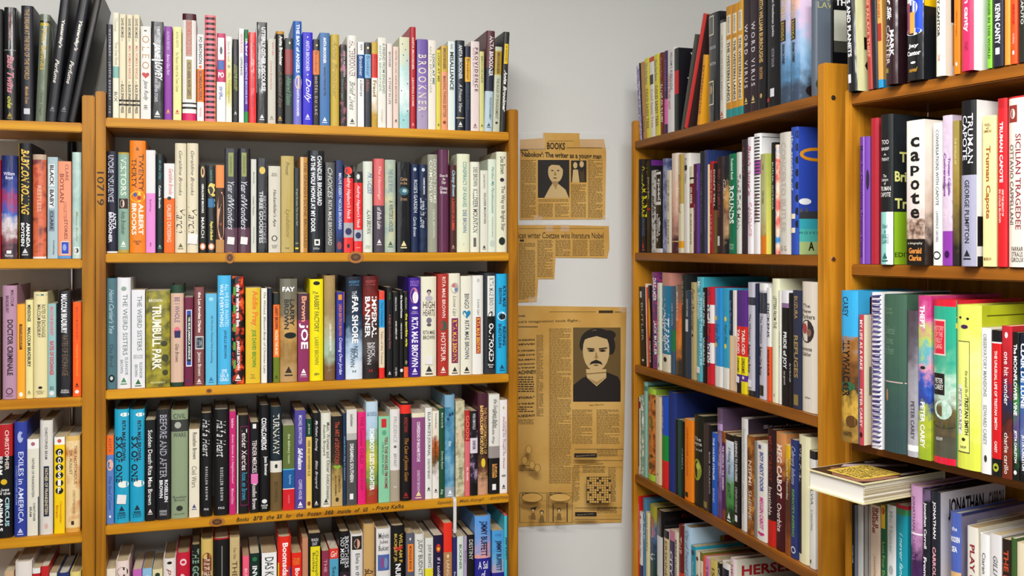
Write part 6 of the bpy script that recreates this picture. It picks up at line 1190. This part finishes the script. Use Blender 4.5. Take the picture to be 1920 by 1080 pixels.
# comic strip: plain generic doodles in two frames
for x0, x1 in ((967, 1018), (1020, 1065)):
    for (a, b_, c, d) in ((x0, 918, x1, 918.8), (x0, 973, x1, 973.8), (x0, 918, x0+.8, 973), (x1-.8, 918, x1, 973)): quad(a, b_, c, d, PINK)
for cx_, cy_, rx, ry in ((990, 927, 20, 9), (1042, 927, 21, 8)):
    ell(cx_, cy_, rx, ry, PINK); ell(cx_, cy_, rx-1, ry-1, PAPER); column(cx_-rx*.6, cy_-4, cx_+rx*.6, cy_+4, PINK, 3.4)
for cx_, cy_ in ((992, 955), (1008, 960), (1040, 956)):
    ell(cx_, cy_-6, 4, 4, PINK, k=10); ell(cx_, cy_-5, 2.6, 2.6, PLIT, k=10); pol([(cx_-3, cy_), (cx_+3, cy_), (cx_+5, cy_+13), (cx_-5, cy_+13)], PMID)
pol([(985, 947), (999, 943), (996, 950)], PBLK); quad(1028, 938, 1030, 972, PINK); quad(1054, 936, 1056, 972, PINK)
words('BY GERTRUDE MANSON', 1030, 912, 1064, 915, PINK, '')
for cx_, cy_ in ((984, 838), (976, 858), (990, 866), (1000, 872)): ell(cx_, cy_, 6, 8, PMID, k=12); ell(cx_, cy_, 5, 7, PAPER, k=12)
column(968, 872, 1008, 884, PMID, 3)
mb.build('newsprint', root)
tape(root, 966, 988, [(1160, 572, 1180, 586)])

# ------------------------------------------------------------------ pole behind the left bookcase, strap on the middle one
def tube(name, parent, r, z0, z1, m, k=16):
    bm = bmesh.new(); bmesh.ops.create_cone(bm, cap_ends=True, segments=k, radius1=r, radius2=r, depth=z1-z0)
    me = bpy.data.meshes.new(name); bm.to_mesh(me); bm.free(); me.materials.append(m)
    me.polygons.foreach_set('use_smooth', [True]*len(me.polygons)); me.set_sharp_from_angle(angle=.7)
    o = bpy.data.objects.new(name, me); COL.objects.link(o); o.parent = parent; o.location = (0, 0, (z0+z1)/2); return o
root = thing('metal_pole', 'chrome pole with a black collar standing upright behind the left bookcase', 'pole', LEF.pos(tx(LEF, 135, .2), .2, -EYE))
tube('shaft', root, .006, 0, EYE+.2, STEEL)
tube('collar', root, .0115, EYE+.165, EYE+.182, flat('101012', .35)); tube('cap', root, .009, EYE+.182, EYE+.225, flat('101012', .35))
mb = MB(); t_, _ = MID.at(853, -.003); zz = Z[3]
ta = t_-.0035; tb_ = t_+.0035
pts = [(.016, zz+.0005), (-.0015, zz+.0005), (-.0028, zz-.006), (-.003, zz-.03), (-.002, zz-.075)]
V = []
for y, z in pts: V += [(ta, y, z), (tb_, y, z)]
for y, z in pts: V += [(ta, y+.0009, z-.0004 if y > -.0018 else z), (tb_, y+.0009, z-.0004 if y > -.0018 else z)]
n = len(pts); Fs = []
for i in range(n-1):
    a = 2*i; Fs += [(a, a+1, a+3, a+2), (2*n+a, 2*n+a+2, 2*n+a+3, 2*n+a+1), (a, a+2, 2*n+a+2, 2*n+a), (a+1, 2*n+a+1, 2*n+a+3, a+3)]
V = [(x-t_, y, z-zz) for x, y, z in V]
mb.add(V, Fs, flat('d8d4d2', .4)); o = mb.build('shelf_strap'); o.matrix_world = Matrix.Translation(MID.pos(t_, 0, zz)) @ MID.M
tag(o, 'narrow white plastic strap hanging over the fourth shelf edge of middle bookcase', 'strap')
# the tube fixtures themselves, under the ceiling behind and above the photographer
em, eb = base_mat('lit_diffuser'); eb.inputs['Emission Color'].default_value = (1, .97, .92, 1); eb.inputs['Emission Strength'].default_value = 4
for x, y, nm in ((-.1, .55, 'above the aisle in front of the bookcases'), (.2, -1.2, 'behind the photographer, nearer the window')):
    root = thing('ceiling_light', 'long fluorescent ceiling light '+nm, 'light', (x, y, EYE+1.1), None, 'fluorescent ceiling lights')
    mb = MB(); mb.box((-.68, -.1, -.04), (.68, .1, 0), flat('e0e0e0', .4)); mb.build('housing', root)
    mb = MB(); mb.box((-.66, -.08, -.055), (.66, .08, -.041), em); mb.build('diffuser', root)

# the wall behind the photographer with its shop window
wx0, wx1, wz0, wz1 = -.85, 1.55, EYE-.68, EYE+.92
mb = MB()
for a, b_ in (((-3.2, -2.6, 0), (wx0, -2.5, EYE+1.1)), ((wx1, -2.6, 0), (2.2, -2.5, EYE+1.1)), ((wx0, -2.6, 0), (wx1, -2.5, wz0)), ((wx0, -2.6, wz1), (wx1, -2.5, EYE+1.1))): mb.box(a, b_, WALL)
o = mb.build('wall_front'); o['kind'] = 'structure'
mb = MB(); fr = flat('e0dcd0', .5)
for a, b_ in (((wx0, -2.58, wz0), (wx0+.04, -2.5, wz1)), ((wx1-.04, -2.58, wz0), (wx1, -2.5, wz1)), ((wx0, -2.58, wz0), (wx1, -2.5, wz0+.04)), ((wx0, -2.58, wz1-.04), (wx1, -2.5, wz1)), (((wx0+wx1)/2-.02, -2.58, wz0), ((wx0+wx1)/2+.02, -2.5, wz1))): mb.box(a, b_, fr)
o = mb.build('window_1'); o['kind'] = 'structure'
